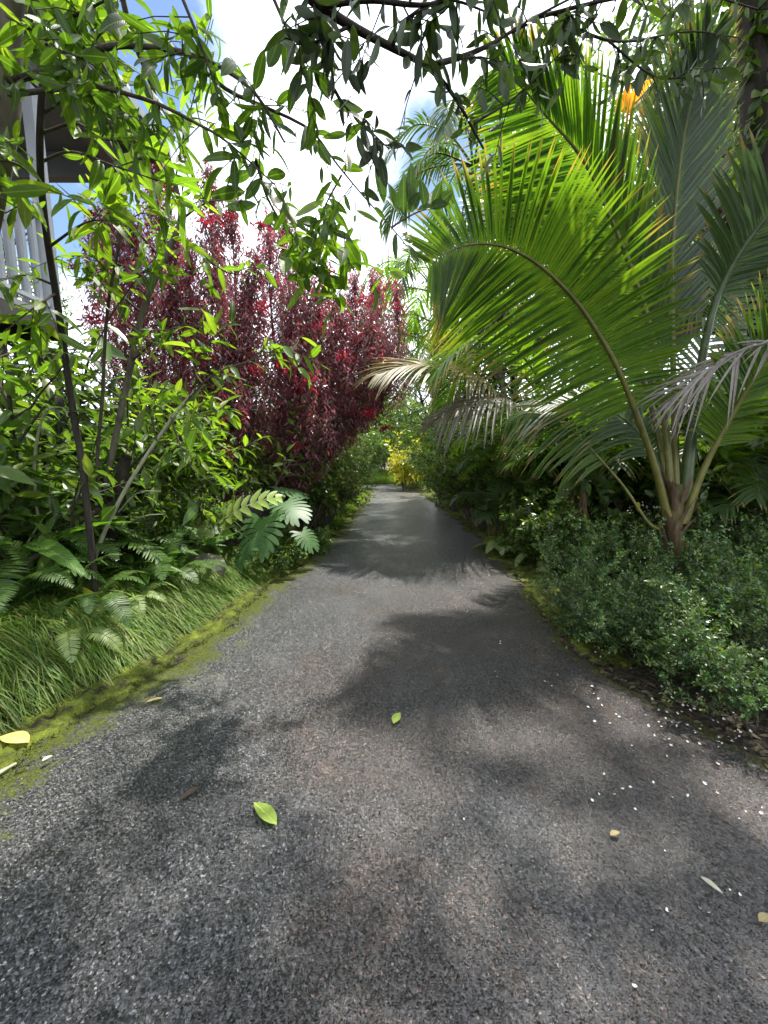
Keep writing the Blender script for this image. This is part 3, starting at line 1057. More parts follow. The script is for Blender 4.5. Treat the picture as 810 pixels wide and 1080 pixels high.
# ------------------------------------------------------------------ coconut palm on the right
rng = np.random.default_rng(11)
base = P(713, 628, 3.75)
base[2] = float(gh(base[0], base[1]))
cp = thing('coconut_palm', base, 'young coconut palm with long arching fronds standing in the low bushes right of the driveway', 'palm tree')
st = MB()
hub = P(712, 548, 3.75)
st.tube(spline([base + [0, 0, -0.1], base * 0.6 + hub * 0.4, hub, hub + [0, 0, 0.35]], 14), np.array([0.085, 0.075, 0.068, 0.064, 0.06, 0.062, 0.07, 0.078, 0.08, 0.078, 0.07, 0.06, 0.05, 0.03]), 10)
world_part(st, 'trunk', M['palmstem'], cp)
sh = MB()
for k in range(26):
    a = k * 2.4
    q = hub + np.array([math.cos(a) * 0.06, math.sin(a) * 0.06, -0.42 + 0.024 * k])
    sh.leaves(leaf_t(5, STRAP, 0.6, -0.1 + 0.25 * rng.random()), q[None], np.array([[math.cos(a) * 0.4 + rng.normal() * 0.15, math.sin(a) * 0.4, 1]]), np.array([[-math.cos(a), -math.sin(a), 0.3]]), rng.uniform(0.18, 0.42), rng.uniform(0.012, 0.045))
world_part(sh, 'fibre_sheath', M['barkbrown'], cp)
px = lambda L: [P(*q) for q in L]
add_frond(cp, px([(704, 545, 3.72), (690, 490, 3.7), (668, 428, 3.66), (650, 385, 3.62), (630, 350, 3.58), (607, 317, 3.52), (573, 283, 3.44), (540, 263, 3.36), (508, 257, 3.28), (478, 263, 3.2), (452, 280, 3.14)]),
          1.1, rng, 'palm', 'petiole', 0.03, n=112, t0=0.3, face=(-0.25, -0.85, -0.4), asym=((-0.3, 0.55), (0.05, 0.7)), sides=(0.82, 1), droop=0.12, lift=0.0, wid=0.0155, jit=0.03)
add_frond(cp, px([(709, 540, 3.8), (702, 450, 3.85), (687, 350, 3.9), (665, 280, 3.92), (643, 227, 3.9), (627, 190, 3.88), (607, 157, 3.84), (577, 123, 3.78), (550, 92, 3.7), (522, 72, 3.6)]),
          1.05, rng, 'palm', 'petiole', 0.03, n=110, t0=0.36, face=(-0.3, -0.9, -0.35), asym=((1.02, 1.1), (0.3, 0.8)), sides=(0.88, 1), droop=0.04, lift=0.05, wid=0.017, jit=0.03)
add_frond(cp, px([(707, 540, 3.95), (688, 430, 4.2), (655, 340, 4.4), (612, 260, 4.5), (570, 210, 4.5), (535, 185, 4.45)]),
          1.0, rng, 'palm', 'petiole', 0.03, n=90, t0=0.4, face=(-0.3, -0.9, -0.3), asym=((0.8, 1.0), (0.5, 0.9)), droop=0.1, lift=0.05, wid=0.02, jit=0.03)
add_frond(cp, px([(714, 540, 3.85), (711, 420, 4.0), (708, 300, 4.1), (711, 227, 4.15), (720, 150, 4.15), (733, 90, 4.1), (748, 40, 4.0)]),
          1.0, rng, 'palm_dull', 'petiole', 0.032, n=100, t0=0.36, face=(0.15, -0.95, 0.2), a0=0.72, a1=1.1, droop=0.02, lift=0.06, wid=0.021, jit=0.02)
add_frond(cp, px([(721, 552, 3.7), (738, 505, 3.66), (757, 465, 3.6), (782, 420, 3.5), (808, 378, 3.38), (840, 335, 3.25), (880, 300, 3.1)]),
          1.0, rng, 'palm', 'petiole', 0.036, n=60, t0=0.36, face=(0.3, -0.9, -0.3), a0=0.3, a1=0.9, droop=0.14, lift=0.0, wid=0.018, jit=0.03)
add_frond(cp, px([(722, 530, 3.85), (732, 440, 3.9), (742, 370, 3.9), (757, 312, 3.85), (782, 265, 3.75), (822, 215, 3.6), (870, 180, 3.4), (930, 170, 3.2)]),
          1.0, rng, 'palm_dull', 'petiole_dark', 0.05, n=50, t0=0.6, face=(0.2, -0.6, 0.8), a0=0.5, a1=1.0, droop=0.2, wid=0.02)
add_frond(cp, px([(700, 560, 3.75), (684, 551, 3.8), (663, 520, 3.9), (647, 500, 3.95), (613, 463, 4.1), (580, 440, 4.25), (555, 436, 4.35), (535, 445, 4.4)]),
          0.55, rng, 'palm', 'petiole', 0.02, n=40, t0=0.42, face=(-0.3, -0.6, 0.75), a0=0.3, a1=0.9, droop=0.55, lift=-0.15, wid=0.017)
add_frond(cp, px([(706, 540, 3.9), (690, 440, 4.1), (660, 360, 4.3), (610, 290, 4.5), (560, 240, 4.6), (505, 215, 4.7)]),
          1.1, rng, 'palm', 'petiole', 0.03, n=60, t0=0.35, face=(-0.3, -0.4, 0.8), a0=0.4, a1=1.0, droop=0.2, wid=0.02)
add_frond(cp, px([(716, 540, 3.95), (730, 430, 4.3), (750, 350, 4.6), (790, 290, 4.9), (850, 260, 5.1)]),
          1.1, rng, 'palm_dull', 'petiole_dark', 0.03, n=54, t0=0.32, face=(0.3, -0.5, 0.8), a0=0.4, a1=1.0, droop=0.25, wid=0.02)
add_frond(cp, px([(708, 545, 3.8), (690, 480, 4.0), (655, 440, 4.2), (610, 425, 4.4), (560, 430, 4.5)]),
          0.9, rng, 'palm_dull', 'petiole_dark', 0.026, n=46, t0=0.3, face=(-0.2, -0.5, 0.85), a0=0.4, a1=1.0, droop=0.4, wid=0.018)
add_frond(cp, px([(850, 335, 3.05), (810, 360, 3.1), (787, 367, 3.15), (757, 382, 3.2), (727, 405, 3.25), (705, 425, 3.3)]),
          0.5, rng, 'dry', 'dry', 0.014, n=20, t0=0.15, face=(0, -0.7, 0.7), a0=1.0, a1=1.3, droop=0.3, lift=-0.1, wid=0.009, jit=0.22, label='dead grey frond hanging across the green ones')

# a second palm behind, its tan-tipped frond reaching over the drive
b2 = np.array([3.3, 7.2, float(gh(3.3, 7.2))])
pb_ = thing('coconut_palm', b2, 'palm behind the young coconut palm, its tan-tipped fronds drooping over the driveway', 'palm tree')
tb = MB()
tb.tube(spline([b2 + [0, 0, -0.1], b2 + [0.05, 0, 0.9], b2 + [0, 0, 1.9]], 8), np.linspace(0.13, 0.09, 8), 9)
world_part(tb, 'trunk', M['barkbrown'], pb_)
cr = b2 + np.array([0, 0, 1.8])
add_frond(pb_, [cr, P(540, 425, 6.9), P(500, 398, 6.6), P(462, 388, 6.3), P(430, 386, 6.1), P(400, 395, 5.9)], 1.15, rng, 'palm_tan', 'petiole', 0.03, n=56, t0=0.4, face=(-0.2, -0.5, 0.85), a0=0.5, a1=1.1, droop=0.35, wid=0.02, label='tan-tipped frond')
add_frond(pb_, [cr, P(565, 440, 6.9), P(530, 420, 6.5), P(495, 425, 6.2), P(465, 440, 6.0)], 1.0, rng, 'dry', 'barkbrown', 0.028, n=44, t0=0.35, face=(-0.2, -0.5, 0.85), a0=0.7, a1=1.15, droop=0.6, wid=0.017, label='withered grey-brown frond')
for k, (az, le, z1) in enumerate([(-2.6, 2.4, 1.6), (2.2, 2.5, 2.0), (1.0, 2.4, 2.2), (-0.6, 2.3, 2.0), (-1.6, 2.4, 2.4), (3.0, 2.2, 2.9)]):
    dx = np.array([math.cos(az), math.sin(az), 0])
    add_frond(pb_, [cr, cr + dx * le * 0.3 + UP * z1 * 0.55, cr + dx * le * 0.7 + UP * z1 * 0.9, cr + dx * le * 1.05 + UP * z1 * 0.75, cr + dx * le * 1.3 + UP * z1 * 0.4], 0.95, rng, 'palm', 'petiole', 0.028, n=50, t0=0.3, droop=0.3, wid=0.02)

# tall palms further back
def tall_palm(loc, H, label, seed, leaf='palm', lean=(0, 0), L=2.2, r=0.11):
    rng = np.random.default_rng(seed)
    loc = np.array([loc[0], loc[1], float(gh(loc[0], loc[1]))])
    o = thing('palm_tree', loc, label, 'palm tree')
    top = loc + np.array([lean[0], lean[1], H])
    m_ = MB()
    m_.tube(spline([loc - UP * 0.1, loc * 0.5 + top * 0.5 + [lean[0] * 0.2, 0, 0], top], 14), np.linspace(r * 1.2, r * 0.7, 14), 9)
    world_part(m_, 'trunk', M['bark'], o)
    for k in range(14):
        az = k * 2.4
        el = 1.25 - 1.5 * (k / 14)
        dx = np.array([math.cos(az), math.sin(az), 0])
        le = L * rng.uniform(0.85, 1.1)
        pts = [top, top + dx * le * 0.3 + UP * le * 0.35 * el, top + dx * le * 0.7 + UP * le * (0.5 * el - 0.05), top + dx * le * 1.0 + UP * le * (0.45 * el - 0.28), top + dx * le * 1.15 + UP * le * (0.4 * el - 0.6)]
        add_frond(o, pts, L * 0.4, rng, leaf, 'petiole_dark', 0.025, n=40, t0=0.2, droop=0.5, wid=0.022)
    return o


tp = P(500, 165, 9.5)
tall_palm((tp[0] + 0.1, 9.5), tp[2] - 0.2, 'tall slim palm whose crown shows against the sky above the tan-tipped fronds', 4, 'palm_dull', (-0.1, 0), 1.7, 0.08)
tall_palm((1.9, 12.6), 6.6, 'palm with a pale trunk among the far right-hand trees', 9, 'palm', (-0.3, 0), 2.2)

# areca palms: many canes from one foot
def areca(seed, H, nst, leaf='palm'):
    def make():
        rng = np.random.default_rng(seed)
        o = thing('areca_palm', (0, 0, 0), 'x', 'palm')
        for k in range(nst):
            az = k * 2.4
            dx = np.array([math.cos(az), math.sin(az), 0])
            le = H * rng.uniform(0.5, 0.95)
            b = dx * 0.12
            w = rng.uniform(0.3, 0.9)
            pts = [b, b + dx * 0.12 * le * w + UP * le * 0.5, b + dx * 0.35 * le * w + UP * le * 0.85, b + dx * 0.7 * le * w + UP * le * 0.98, b + dx * 1.0 * le * w + UP * le * 0.85]
            mb, c = frond_mesh(pts, 0.5, rng, n=34, t0=0.38, a0=0.5, a1=1.0, droop=0.35, lift=0.2, wid=0.017, C=40)
            f = mb.build('frond', M[leaf], o)
            rb = MB()
            rb.tube(c[::3], np.linspace(0.017, 0.003, len(c[::3])), 5)
            rb.build('rachis', M['petiole'], f)
        return o
    return Kind(make)


AR = areca(21, 2.5, 16)
AR2 = areca(22, 1.7, 13, 'palm_dull')
for (u, Y, rz, sc, lab) in [(560, 6.3, 0.3, 1.0, 'clump of feathery areca palm left of the brown canes'),
                            (640, 5.6, 1.9, 1.05, 'clump of feathery areca palm behind the brown canes'),
                            (775, 4.9, 4.2, 0.95, 'feathery palm clump behind the coconut palm at the right edge')]:
    AR.put(gpt(u, Y), rz, sc, lab, 'areca palm clumps right of the driveway')
for (u, Y, rz, sc, lab) in [(525, 6.6, 0.5, 0.75, 'low palm with fronds bending to the moss right of the driveway'),
                            (815, 4.1, 2.5, 0.85, 'low dark palm with narrow leaflets at the right edge')]:
    AR2.put(gpt(u, Y), rz, sc, lab, 'low palms right of the driveway')

# brown canes (old heliconia or banana stems)
cb = gpt(607, 5.0)
cn = thing('cane_clump', cb, 'clump of bare brown canes with hanging dry sheaths behind the right-hand bushes', 'cane clump')
for k in range(7):
    m_ = MB()
    q = cb + np.array([rng.normal() * 0.13, rng.normal() * 0.12, 0])
    m_.tube(spline([q, q + [rng.normal() * 0.04, 0, 0.8], q + [rng.normal() * 0.15, 0.1, 1.7]], 8), np.linspace(0.035, 0.022, 8), 7)
    world_part(m_, 'cane', M['barkbrown'], cn)
for k in range(5):
    m_ = MB()
    q = cb + np.array([rng.normal() * 0.2, rng.normal() * 0.12, 1.2 + rng.random() * 0.5])
    m_.leaves(T_OV, q[None], np.array([[rng.normal() * 0.4, -0.3, -0.6]]), np.array([[0, -1, 0.3]]), 0.6, 0.09)
    world_part(m_, 'leaf', M['dark'], cn)
# ------------------------------------------------------------------ red-leaved shrubs
def red_shrub(bx, by, tips, label, seed, scar=()):
    rng = np.random.default_rng(seed)
    b = np.array([bx, by, float(gh(bx, by))])
    o = thing('red_leaf_shrub', b, label, 'shrub', 'red-leaved shrubs on the left')
    w, f = MB(), MB()
    fork = b + np.array([0.1, 0, 0.7])
    w.tube(spline([b - UP * 0.1, b * 0.5 + fork * 0.5 + [0.05, 0, 0], fork], 6), np.linspace(0.11, 0.08, 6), 8)
    for (u, v, Y, rad, low) in tips:
        tip = P(u, v, Y)
        k1 = fork + (tip - fork) * np.array([0.62, 0.62, 0.3]) + rng.normal(size=3) * 0.1
        k2 = tip - UP * (tip[2] - k1[2]) * 0.5 + rng.normal(size=3) * 0.08
        ax = spline([fork, k1, k2, tip], 40)
        w.tube(ax[::3], np.linspace(0.04, 0.006, len(ax[::3])), 5)
        twigs = []
        H = tip[2] - low
        nt_ = int(88 * H * (rad / 0.4))
        for q in range(nt_):
            z = rng.random() ** 0.9
            zz = low + H * z
            i = int(np.argmin(np.abs(ax[:, 2] - zz)))
            R_ = 1.2 * rad * (1 - z) ** 0.55 * (0.55 + 0.45 * min(1, z * 4))
            a = rng.random() * 6.28
            rr = R_ * math.sqrt(rng.random())
            cpos = ax[i] + [rr * math.cos(a), rr * math.sin(a), 0]
            cpos[2] = zz
            stt = np.array([0.25 * cpos[0] + 0.75 * ax[i][0], 0.25 * cpos[1] + 0.75 * ax[i][1], zz - 0.2])
            e = cpos + np.array([math.cos(a) * 0.06, math.sin(a) * 0.06, 0.16 + 0.14 * rng.random()])
            twigs.append(np.array([stt * 0.2 + cpos * 0.8 - UP * 0.1, cpos, e]))
            if q % 3 == 0:
                w.tube(np.array([stt, cpos, e]), [0.007, 0.005, 0.002], 3)
        foliate(f, twigs, rng, 12, T_FAR, 0.095, 0.12, out=0.75, along=0.1, grav=-0.85, upn=0.4, jn=0.8, t0=0.0)
    world_part(w, 'trunk', M['barkbrown'], o)
    world_part(f, 'foliage', M['red'], o)
    tips_ = [P(u, v, Y) for (u, v, Y, rad, low) in tips]
    scar = [(P(u, v, Y), s) for (u, v, Y, s) in scar]
    for t_ in tips_:
        for q in range(1):
            scar.append((t_ + np.array([rng.normal() * 0.2, -0.25 - 0.1 * rng.random(), -0.25 - rng.random() * 1.5]), rng.uniform(0.03, 0.06)))
    for (c, s) in scar:
        m_ = MB()
        N = 46
        d = nrm(rng.normal(size=(N, 3)) + [0, -0.3, 0.3])
        m_.leaves(T_FAR, c + rng.normal(size=(N, 3)) * s * [1.4, 0.6, 0.6], d, rng_dirs(rng, N), rng.uniform(0.06, 0.11, N), 0.014)
        so = world_part(m_, 'young_leaves', M['scarlet'], o)
        so['label'] = 'tuft of scarlet young leaves'
    return o


red_shrub(-3.7, 6.3, [(163, 145, 6.2, 0.42, 2.3), (120, 205, 6.0, 0.5, 2.2), (140, 240, 5.8, 0.5, 1.9), (185, 250, 6.3, 0.5, 1.6), (100, 235, 6.4, 0.45, 2.2)],
          'purple-red shrub nearest the house eave', 31, [(100, 227, 5.7, 0.04)])
red_shrub(-2.65, 6.2, [(218, 180, 6.0, 0.42, 1.6), (243, 210, 6.2, 0.36, 1.5), (200, 265, 5.9, 0.42, 1.4), (228, 270, 5.7, 0.45, 1.0), (270, 265, 6.1, 0.45, 1.2), (180, 300, 5.7, 0.5, 1.5), (258, 300, 6.0, 0.45, 1.0), (240, 400, 5.5, 0.42, 0.8)],
          'tallest wine-red shrub, its columns rising beside the bright lance-leaved bush', 32, [(222, 232, 5.6, 0.05), (232, 448, 5.2, 0.05)])
red_shrub(-1.75, 6.9, [(284, 226, 6.6, 0.36, 1.4), (300, 228, 6.9, 0.4, 1.4), (318, 270, 6.5, 0.42, 1.2), (345, 285, 6.8, 0.45, 1.3), (372, 290, 7.0, 0.42, 1.5), (395, 290, 7.2, 0.4, 1.7), (300, 340, 6.2, 0.45, 1.0),
                       (350, 350, 6.4, 0.45, 1.3), (388, 350, 6.8, 0.4, 1.9), (418, 305, 7.3, 0.24, 2.6), (330, 390, 6.1, 0.4, 1.1), (335, 300, 6.4, 0.5, 1.3), (360, 320, 6.7, 0.5, 1.5), (405, 345, 7.0, 0.42, 2.1), (310, 300, 6.3, 0.48, 1.2), (392, 330, 6.6, 0.45, 2.0)],
          'broad wine-red shrub with scarlet tips leaning over the driveway', 33, [(322, 402, 5.8, 0.09), (300, 390, 5.8, 0.06), (384, 318, 6.5, 0.06), (364, 376, 6.2, 0.06), (345, 288, 6.3, 0.05), (395, 380, 6.5, 0.07)])

# ------------------------------------------------------------------ left foreground saplings and overhanging tree
def sapling(name, label, stem, r, twigs, L, n, seed, leaf='lime', bark='barkdark', cat='sapling', T=T_ELL, Wr=0.14, fol={}):
    rng = np.random.default_rng(seed)
    s0 = np.array(stem[0], float)
    b = np.array([s0[0], s0[1], float(gh(s0[0], s0[1]))])
    o = thing(name, b, label, cat)
    w = MB()
    c = spline([b - UP * 0.1] + [np.array(q) for q in stem], 40)
    w.tube(c, np.linspace(r, r * 0.55, len(c)), 8)
    world_part(w, 'trunk', M[bark], o)
    bw, f = MB(), MB()
    tw = []
    for t in twigs:
        t = spline(t, 14)
        bw.tube(t, np.linspace(r * 0.35, 0.0025, len(t)), 5)
        tw.append(t)
        for k in range(2 + int(2.5 * np.linalg.norm(t[-1] - t[0]))):
            i = rng.integers(3, 13)
            td = nrm(t[min(i + 1, 13)] - t[i - 1])
            d = nrm(td * 0.6 + rng.normal(size=3) * [0.8, 0.8, 0.45])
            e = t[i] + d * rng.uniform(0.15, 0.4)
            q = np.array([t[i], (t[i] + e) / 2 + UP * 0.02, e - UP * 0.04])
            bw.tube(q, [0.004, 0.003, 0.0018], 4)
            tw.append(q)
    world_part(bw, 'branch', M['twig'], o)
    foliate(f, tw, rng, n, T, L, Wr, **{**dict(out=0.85, along=0.55, grav=-0.2, upn=0.9, jn=0.5, t0=0.2), **fol})
    world_part(f, 'foliage', M[leaf], o)
    return o


sapling('sapling', 'thin dark sapling rising in front of the white porch railing', px([(88, 500, 3.0), (78, 440, 2.95), (62, 330, 2.8), (47, 230, 2.65), (42, 150, 2.5), (47, 60, 2.4), (50, -40, 2.3)]), 0.026,
        [px(q) for q in [[(45, 170, 2.6), (75, 160, 2.4), (120, 175, 2.3), (165, 190, 2.2)], [(45, 120, 2.5), (85, 95, 2.3), (130, 92, 2.2)], [(44, 190, 2.6), (10, 170, 2.4), (-30, 175, 2.2)],
                         [(47, 80, 2.4), (85, 60, 2.2), (110, 30, 2.1)], [(46, 100, 2.45), (15, 70, 2.3), (-20, 60, 2.2)], [(47, 40, 2.4), (80, 10, 2.3), (130, 0, 2.2)], [(52, 260, 2.7), (90, 235, 2.5), (125, 232, 2.4)],
                         [(56, 300, 2.75), (25, 290, 2.6), (-10, 300, 2.4)], [(45, 140, 2.5), (80, 130, 2.4), (105, 145, 2.3), (130, 150, 2.2)], [(48, 235, 2.65), (30, 215, 2.5), (5, 225, 2.4)], [(58, 310, 2.75), (35, 325, 2.6), (5, 350, 2.5)]]], 0.17, 9, 41, 'lime', 'barkdark')
sapling('sapling', 'grey-barked sapling forking in front of the red shrub', px([(112, 520, 3.7), (118, 480, 3.7), (135, 400, 3.7), (150, 330, 3.65), (172, 275, 3.6), (190, 235, 3.6), (186, 200, 3.5), (170, 140, 3.3), (160, 90, 3.1), (140, 40, 2.9), (125, -20, 2.7)]), 0.03,
        [px(q) for q in [[(155, 320, 3.65), (175, 250, 3.6), (190, 160, 3.5), (205, 100, 3.4), (225, 20, 3.2)], [(187, 235, 3.6), (215, 215, 3.4), (245, 210, 3.3)], [(172, 275, 3.6), (140, 240, 3.3), (110, 220, 3.1)],
                         [(150, 330, 3.65), (110, 300, 3.4), (70, 290, 3.2)], [(183, 250, 3.6), (205, 262, 3.4), (235, 285, 3.3), (255, 290, 3.2)], [(160, 300, 3.6), (130, 280, 3.4), (100, 285, 3.3)],
                         [(140, 380, 3.7), (175, 350, 3.4), (215, 340, 3.2)], [(170, 140, 3.3), (200, 125, 3.1), (225, 130, 3.0)], [(128, 420, 3.7), (90, 395, 3.5), (60, 400, 3.4)]]], 0.16, 7, 42, 'lime', 'bark')
sapling('sapling', 'pencil-thin sapling standing between the two thicker ones', px([(103, 500, 3.5), (108, 420, 3.45), (113, 330, 3.4), (127, 240, 3.3), (122, 160, 3.1)]), 0.016,
        [px(q) for q in [[(112, 340, 3.4), (140, 300, 3.2), (165, 270, 3.1)], [(118, 290, 3.35), (95, 270, 3.2), (70, 275, 3.1)], [(126, 245, 3.3), (150, 225, 3.2), (185, 240, 3.1)], [(110, 400, 3.45), (80, 370, 3.3), (45, 375, 3.1)]]], 0.15, 8, 43, 'lime', 'twig')
# the pale arching shoot reaching to the right over the red shrub's foot
sapling('sapling', 'leaning sapling whose pale shoot reaches out over the driveway edge', px([(100, 590, 3.3), (125, 530, 3.2), (155, 480, 3.1), (190, 430, 3.0), (215, 405, 2.95)]), 0.02,
        [px(q) for q in [[(190, 430, 3.0), (225, 395, 2.9), (265, 380, 2.85), (330, 350, 2.8)], [(155, 480, 3.1), (190, 460, 3.0), (230, 430, 2.9)], [(205, 415, 2.95), (210, 380, 2.9), (230, 350, 2.85)], [(165, 465, 3.05), (160, 430, 3.0), (180, 400, 2.95)],
                         [(180, 440, 3.0), (200, 490, 2.9), (240, 520, 2.8)]]], 0.14, 8, 44, 'lime', 'stempale', fol=dict(upn=1.0, jn=0.4))

# dark knotted root-stock and branch low among the saplings
rng = np.random.default_rng(48)
kb = gpt(104, 3.75)
kn = thing('old_stump', kb, 'dark knotted stump at the foot of the saplings, bare branches reaching left', 'stump')
w = MB()
w.tube(spline([kb - UP * 0.1, P(113, 600, 3.7), P(120, 540, 3.7), P(128, 500, 3.65), P(134, 482, 3.62)], 14), np.linspace(0.09, 0.05, 14) * (1 + 0.15 * rng.normal(size=14)), 9)
world_part(w, 'trunk', M['barkdark'], kn)
for L_, r in [([(122, 530, 3.65), (90, 545, 3.3), (55, 575, 3.0), (20, 600, 2.7), (-20, 640, 2.4)], 0.035), ([(60, 572, 3.0), (68, 590, 2.95), (40, 600, 2.85), (10, 598, 2.7)], 0.014), ([(75, 558, 3.1), (78, 530, 3.05), (84, 505, 3.0)], 0.012),
              ([(130, 500, 3.65), (160, 470, 3.5), (185, 440, 3.4)], 0.014), ([(118, 560, 3.7), (150, 545, 3.5), (175, 542, 3.4)], 0.008), ([(125, 540, 3.6), (145, 520, 3.5), (170, 518, 3.4)], 0.008)]:
    c = spline(px(L_), 16)
    m_ = MB()
    m_.tube(c, np.linspace(r, r * 0.35, 16) * (1 + 0.08 * rng.normal(size=16)), 7)
    world_part(m_, 'branch', M['barkdark' if r > 0.01 else 'stempale'], kn)
# pale arching shoot
ab = gpt(38, 3.3)
ar = thing('arching_shoot', ab, 'pale bare shoot arching over in front of the dark sapling', 'plant')
m_ = MB()
c = spline([ab, P(37, 520, 3.2), P(38, 470, 3.1), P(48, 435, 3.0), P(65, 430, 2.95), P(72, 440, 2.9)], 22)
m_.tube(c, np.linspace(0.014, 0.004, 22), 6)
world_part(m_, 'stalk', M['stempale'], ar)
m_ = MB()
foliate(m_, [c[12:]], rng, 9, T_NEAR, 0.16, 0.11, grav=-0.2)
world_part(m_, 'leaves', M['green'], ar)

# overhanging tree: trunk at the left edge, boughs over the driveway
rng = np.random.default_rng(50)
tb0 = np.array([-2.95, 2.35, float(gh(-2.95, 2.35))])
ot = thing('overhanging_tree', tb0, 'tree with mottled trunk at the left edge and boughs of hanging leaves over the driveway', 'tree')
w = MB()
trk = spline([tb0 - UP * 0.1, P(-60, 420, 2.4), P(-30, 270, 2.4), P(-1, 120, 2.4), P(4, 20, 2.35), P(16, -120, 2.2)], 20)
w.tube(trk, np.linspace(0.11, 0.075, 20), 10)
world_part(w, 'trunk', M['bark'], ot)


def bough(root, pts, r, wood='twig'):
    c = spline(pts, 20)
    m_ = MB()
    m_.tube(c, np.linspace(r, max(0.0025, r * 0.25), 20), 6)
    world_part(m_, 'branch', M[wood], root)
    return c


lt = []
for L_, r in [([(10, 85, 2.3), (60, 72, 2.1), (100, 53, 1.95), (140, 48, 1.9), (207, 59, 1.85), (266, 95, 1.8), (300, 150, 1.8)], 0.018),
              ([(10, 100, 2.3), (75, 92, 2.0), (97, 90, 1.9), (160, 107, 1.85), (207, 130, 1.85), (240, 150, 1.85), (290, 195, 1.85)], 0.012),
              ([(185, -20, 1.7), (213, 50, 1.75), (233, 110, 1.8)], 0.008),
              ([(285, -10, 1.7), (313, 57, 1.75), (333, 117, 1.8)], 0.007),
              ([(200, 60, 1.85), (240, 95, 1.9), (280, 113, 1.95), (327, 137, 2.0), (353, 170, 2.1), (380, 203, 2.15), (413, 240, 2.2)], 0.009),
              ([(270, 170, 1.9), (285, 215, 2.2), (310, 250, 2.5), (345, 285, 2.7)], 0.008),
              ([(360, 185, 2.2), (340, 225, 2.5), (330, 270, 2.7)], 0.006),
              ([(20, 30, 2.2), (70, 20, 2.0), (130, -10, 1.8)], 0.012),
              ([(100, 53, 1.95), (120, 90, 1.9), (130, 130, 1.9)], 0.006),
              ([(0, 60, 2.3), (-40, 20, 2.0), (-80, 0, 1.8)], 0.015)]:
    lt.append(bough(ot, px(L_), r))
f = MB()
tw = []
for c in lt:
    n_ = int(9 * np.linalg.norm(np.diff(c, axis=0), axis=1).sum()) + 2
    for k in range(n_):
        i = rng.integers(3, 20)
        d = nrm(np.array([rng.normal() * 0.7, rng.normal() * 0.7, -0.35 + rng.normal() * 0.45]))
        l = rng.uniform(0.10, 0.28)
        q = np.array([c[i], c[i] + d * l * 0.5, c[i] + d * l - UP * 0.03])
        f.tube(q, [0.003, 0.0022, 0.0014], 4, 1)
        tw.append(q)
foliate(f, tw, rng, 4, T_ELL, 0.125, 0.155, out=0.9, along=0.6, grav=-0.4, upn=0.55, jn=0.8, t0=0.2)
foliate(f, lt, rng, 11, T_ELL, 0.125, 0.155, out=0.9, along=0.5, grav=-0.35, upn=0.5, jn=0.8, t0=0.3)
# lime-coloured cluster (sunlit look painted in) and upright sprig over the red shrub
tw2 = []
for k in range(24):
    c = P(338 + rng.normal() * 34, 262 + rng.normal() * 24, 2.7 + rng.normal() * 0.25)
    tw2.append(np.array([c + [0, 0, 0.1], c, c + [rng.normal() * 0.06, 0, -0.1]]))
for t_ in tw2:
    f.tube(t_, [0.003, 0.0025, 0.0015], 4, 1)
foliate(f, tw2, rng, 4, T_ELL, 0.17, 0.17, out=0.9, along=0.3, grav=-0.2, upn=0.9, jn=0.5, mi=2)
world_part(f, 'crown', [M['overhang'], M['twig'], M['lime']], ot)

# second overhanging tree, seen against the light
dt0 = np.array([-1.9, -1.6, 0.0])
dt0[2] = float(gh(*dt0[:2]))
dt = thing('overhanging_tree', dt0, 'tree whose dark boughs and hanging leaves cross the top of the view against the sky', 'tree')
w = MB()
trk = spline([dt0 - UP * 0.1, dt0 + [0.1, 0.1, 1.6], dt0 + [0.5, 0.6, 3.0], np.array([-0.85, 0.35, 3.9]), P(290, -40, 1.55)], 22)
w.tube(trk, np.linspace(0.12, 0.024, 22), 9)
world_part(w, 'trunk', M['barkdark'], dt)
lt = []
for L_, r in [([(290, -40, 1.55), (330, 0, 1.6), (370, 27, 1.65), (413, 50, 1.7), (450, 70, 1.75), (480, 103, 1.8), (510, 157, 1.9)], 0.02),
              ([(450, 70, 1.75), (487, 60, 1.8), (517, 47, 1.85), (540, 33, 1.9), (583, 8, 1.9), (640, -20, 1.9)], 0.011),
              ([(540, 33, 1.9), (580, 13, 1.95), (607, 30, 2.0), (640, 42, 2.05), (670, 43, 2.1), (727, 33, 2.2), (780, 40, 2.3)], 0.009),
              ([(500, 130, 1.85), (540, 105, 1.9), (580, 67, 2.0), (607, 40, 2.0)], 0.005),
              ([(353, 20, 1.65), (352, 93, 1.7), (383, 130, 1.75), (410, 157, 1.8)], 0.005),
              ([(340, 5, 1.6), (390, 0, 1.55), (450, 5, 1.5), (510, -15, 1.45)], 0.012),
              ([(413, 50, 1.7), (430, 20, 1.6), (470, 0, 1.5), (520, 15, 1.5)], 0.008),
              ([(370, 27, 1.65), (330, 45, 1.6), (300, 40, 1.55)], 0.006),
              ([(640, 42, 2.05), (690, 80, 2.1), (740, 80, 2.1)], 0.005),
              ([(560, 20, 1.95), (640, 0, 1.9), (720, -10, 1.85), (800, 10, 1.8)], 0.008)]:
    lt.append(bough(dt, px(L_), r, 'barkdark'))
f = MB()
tw = []
for c in lt:
    n_ = int(10 * np.linalg.norm(np.diff(c, axis=0), axis=1).sum()) + 3
    for k in range(n_):
        i = rng.integers(2, 20)
        d = nrm(np.array([rng.normal() * 0.8, rng.normal() * 0.8, -0.3 + rng.normal() * 0.5]))
        l = rng.uniform(0.08, 0.26)
        q = np.array([c[i], c[i] + d * l * 0.5, c[i] + d * l - UP * 0.03])
        f.tube(q, [0.003, 0.0022, 0.0014], 4, 1)
        tw.append(q)
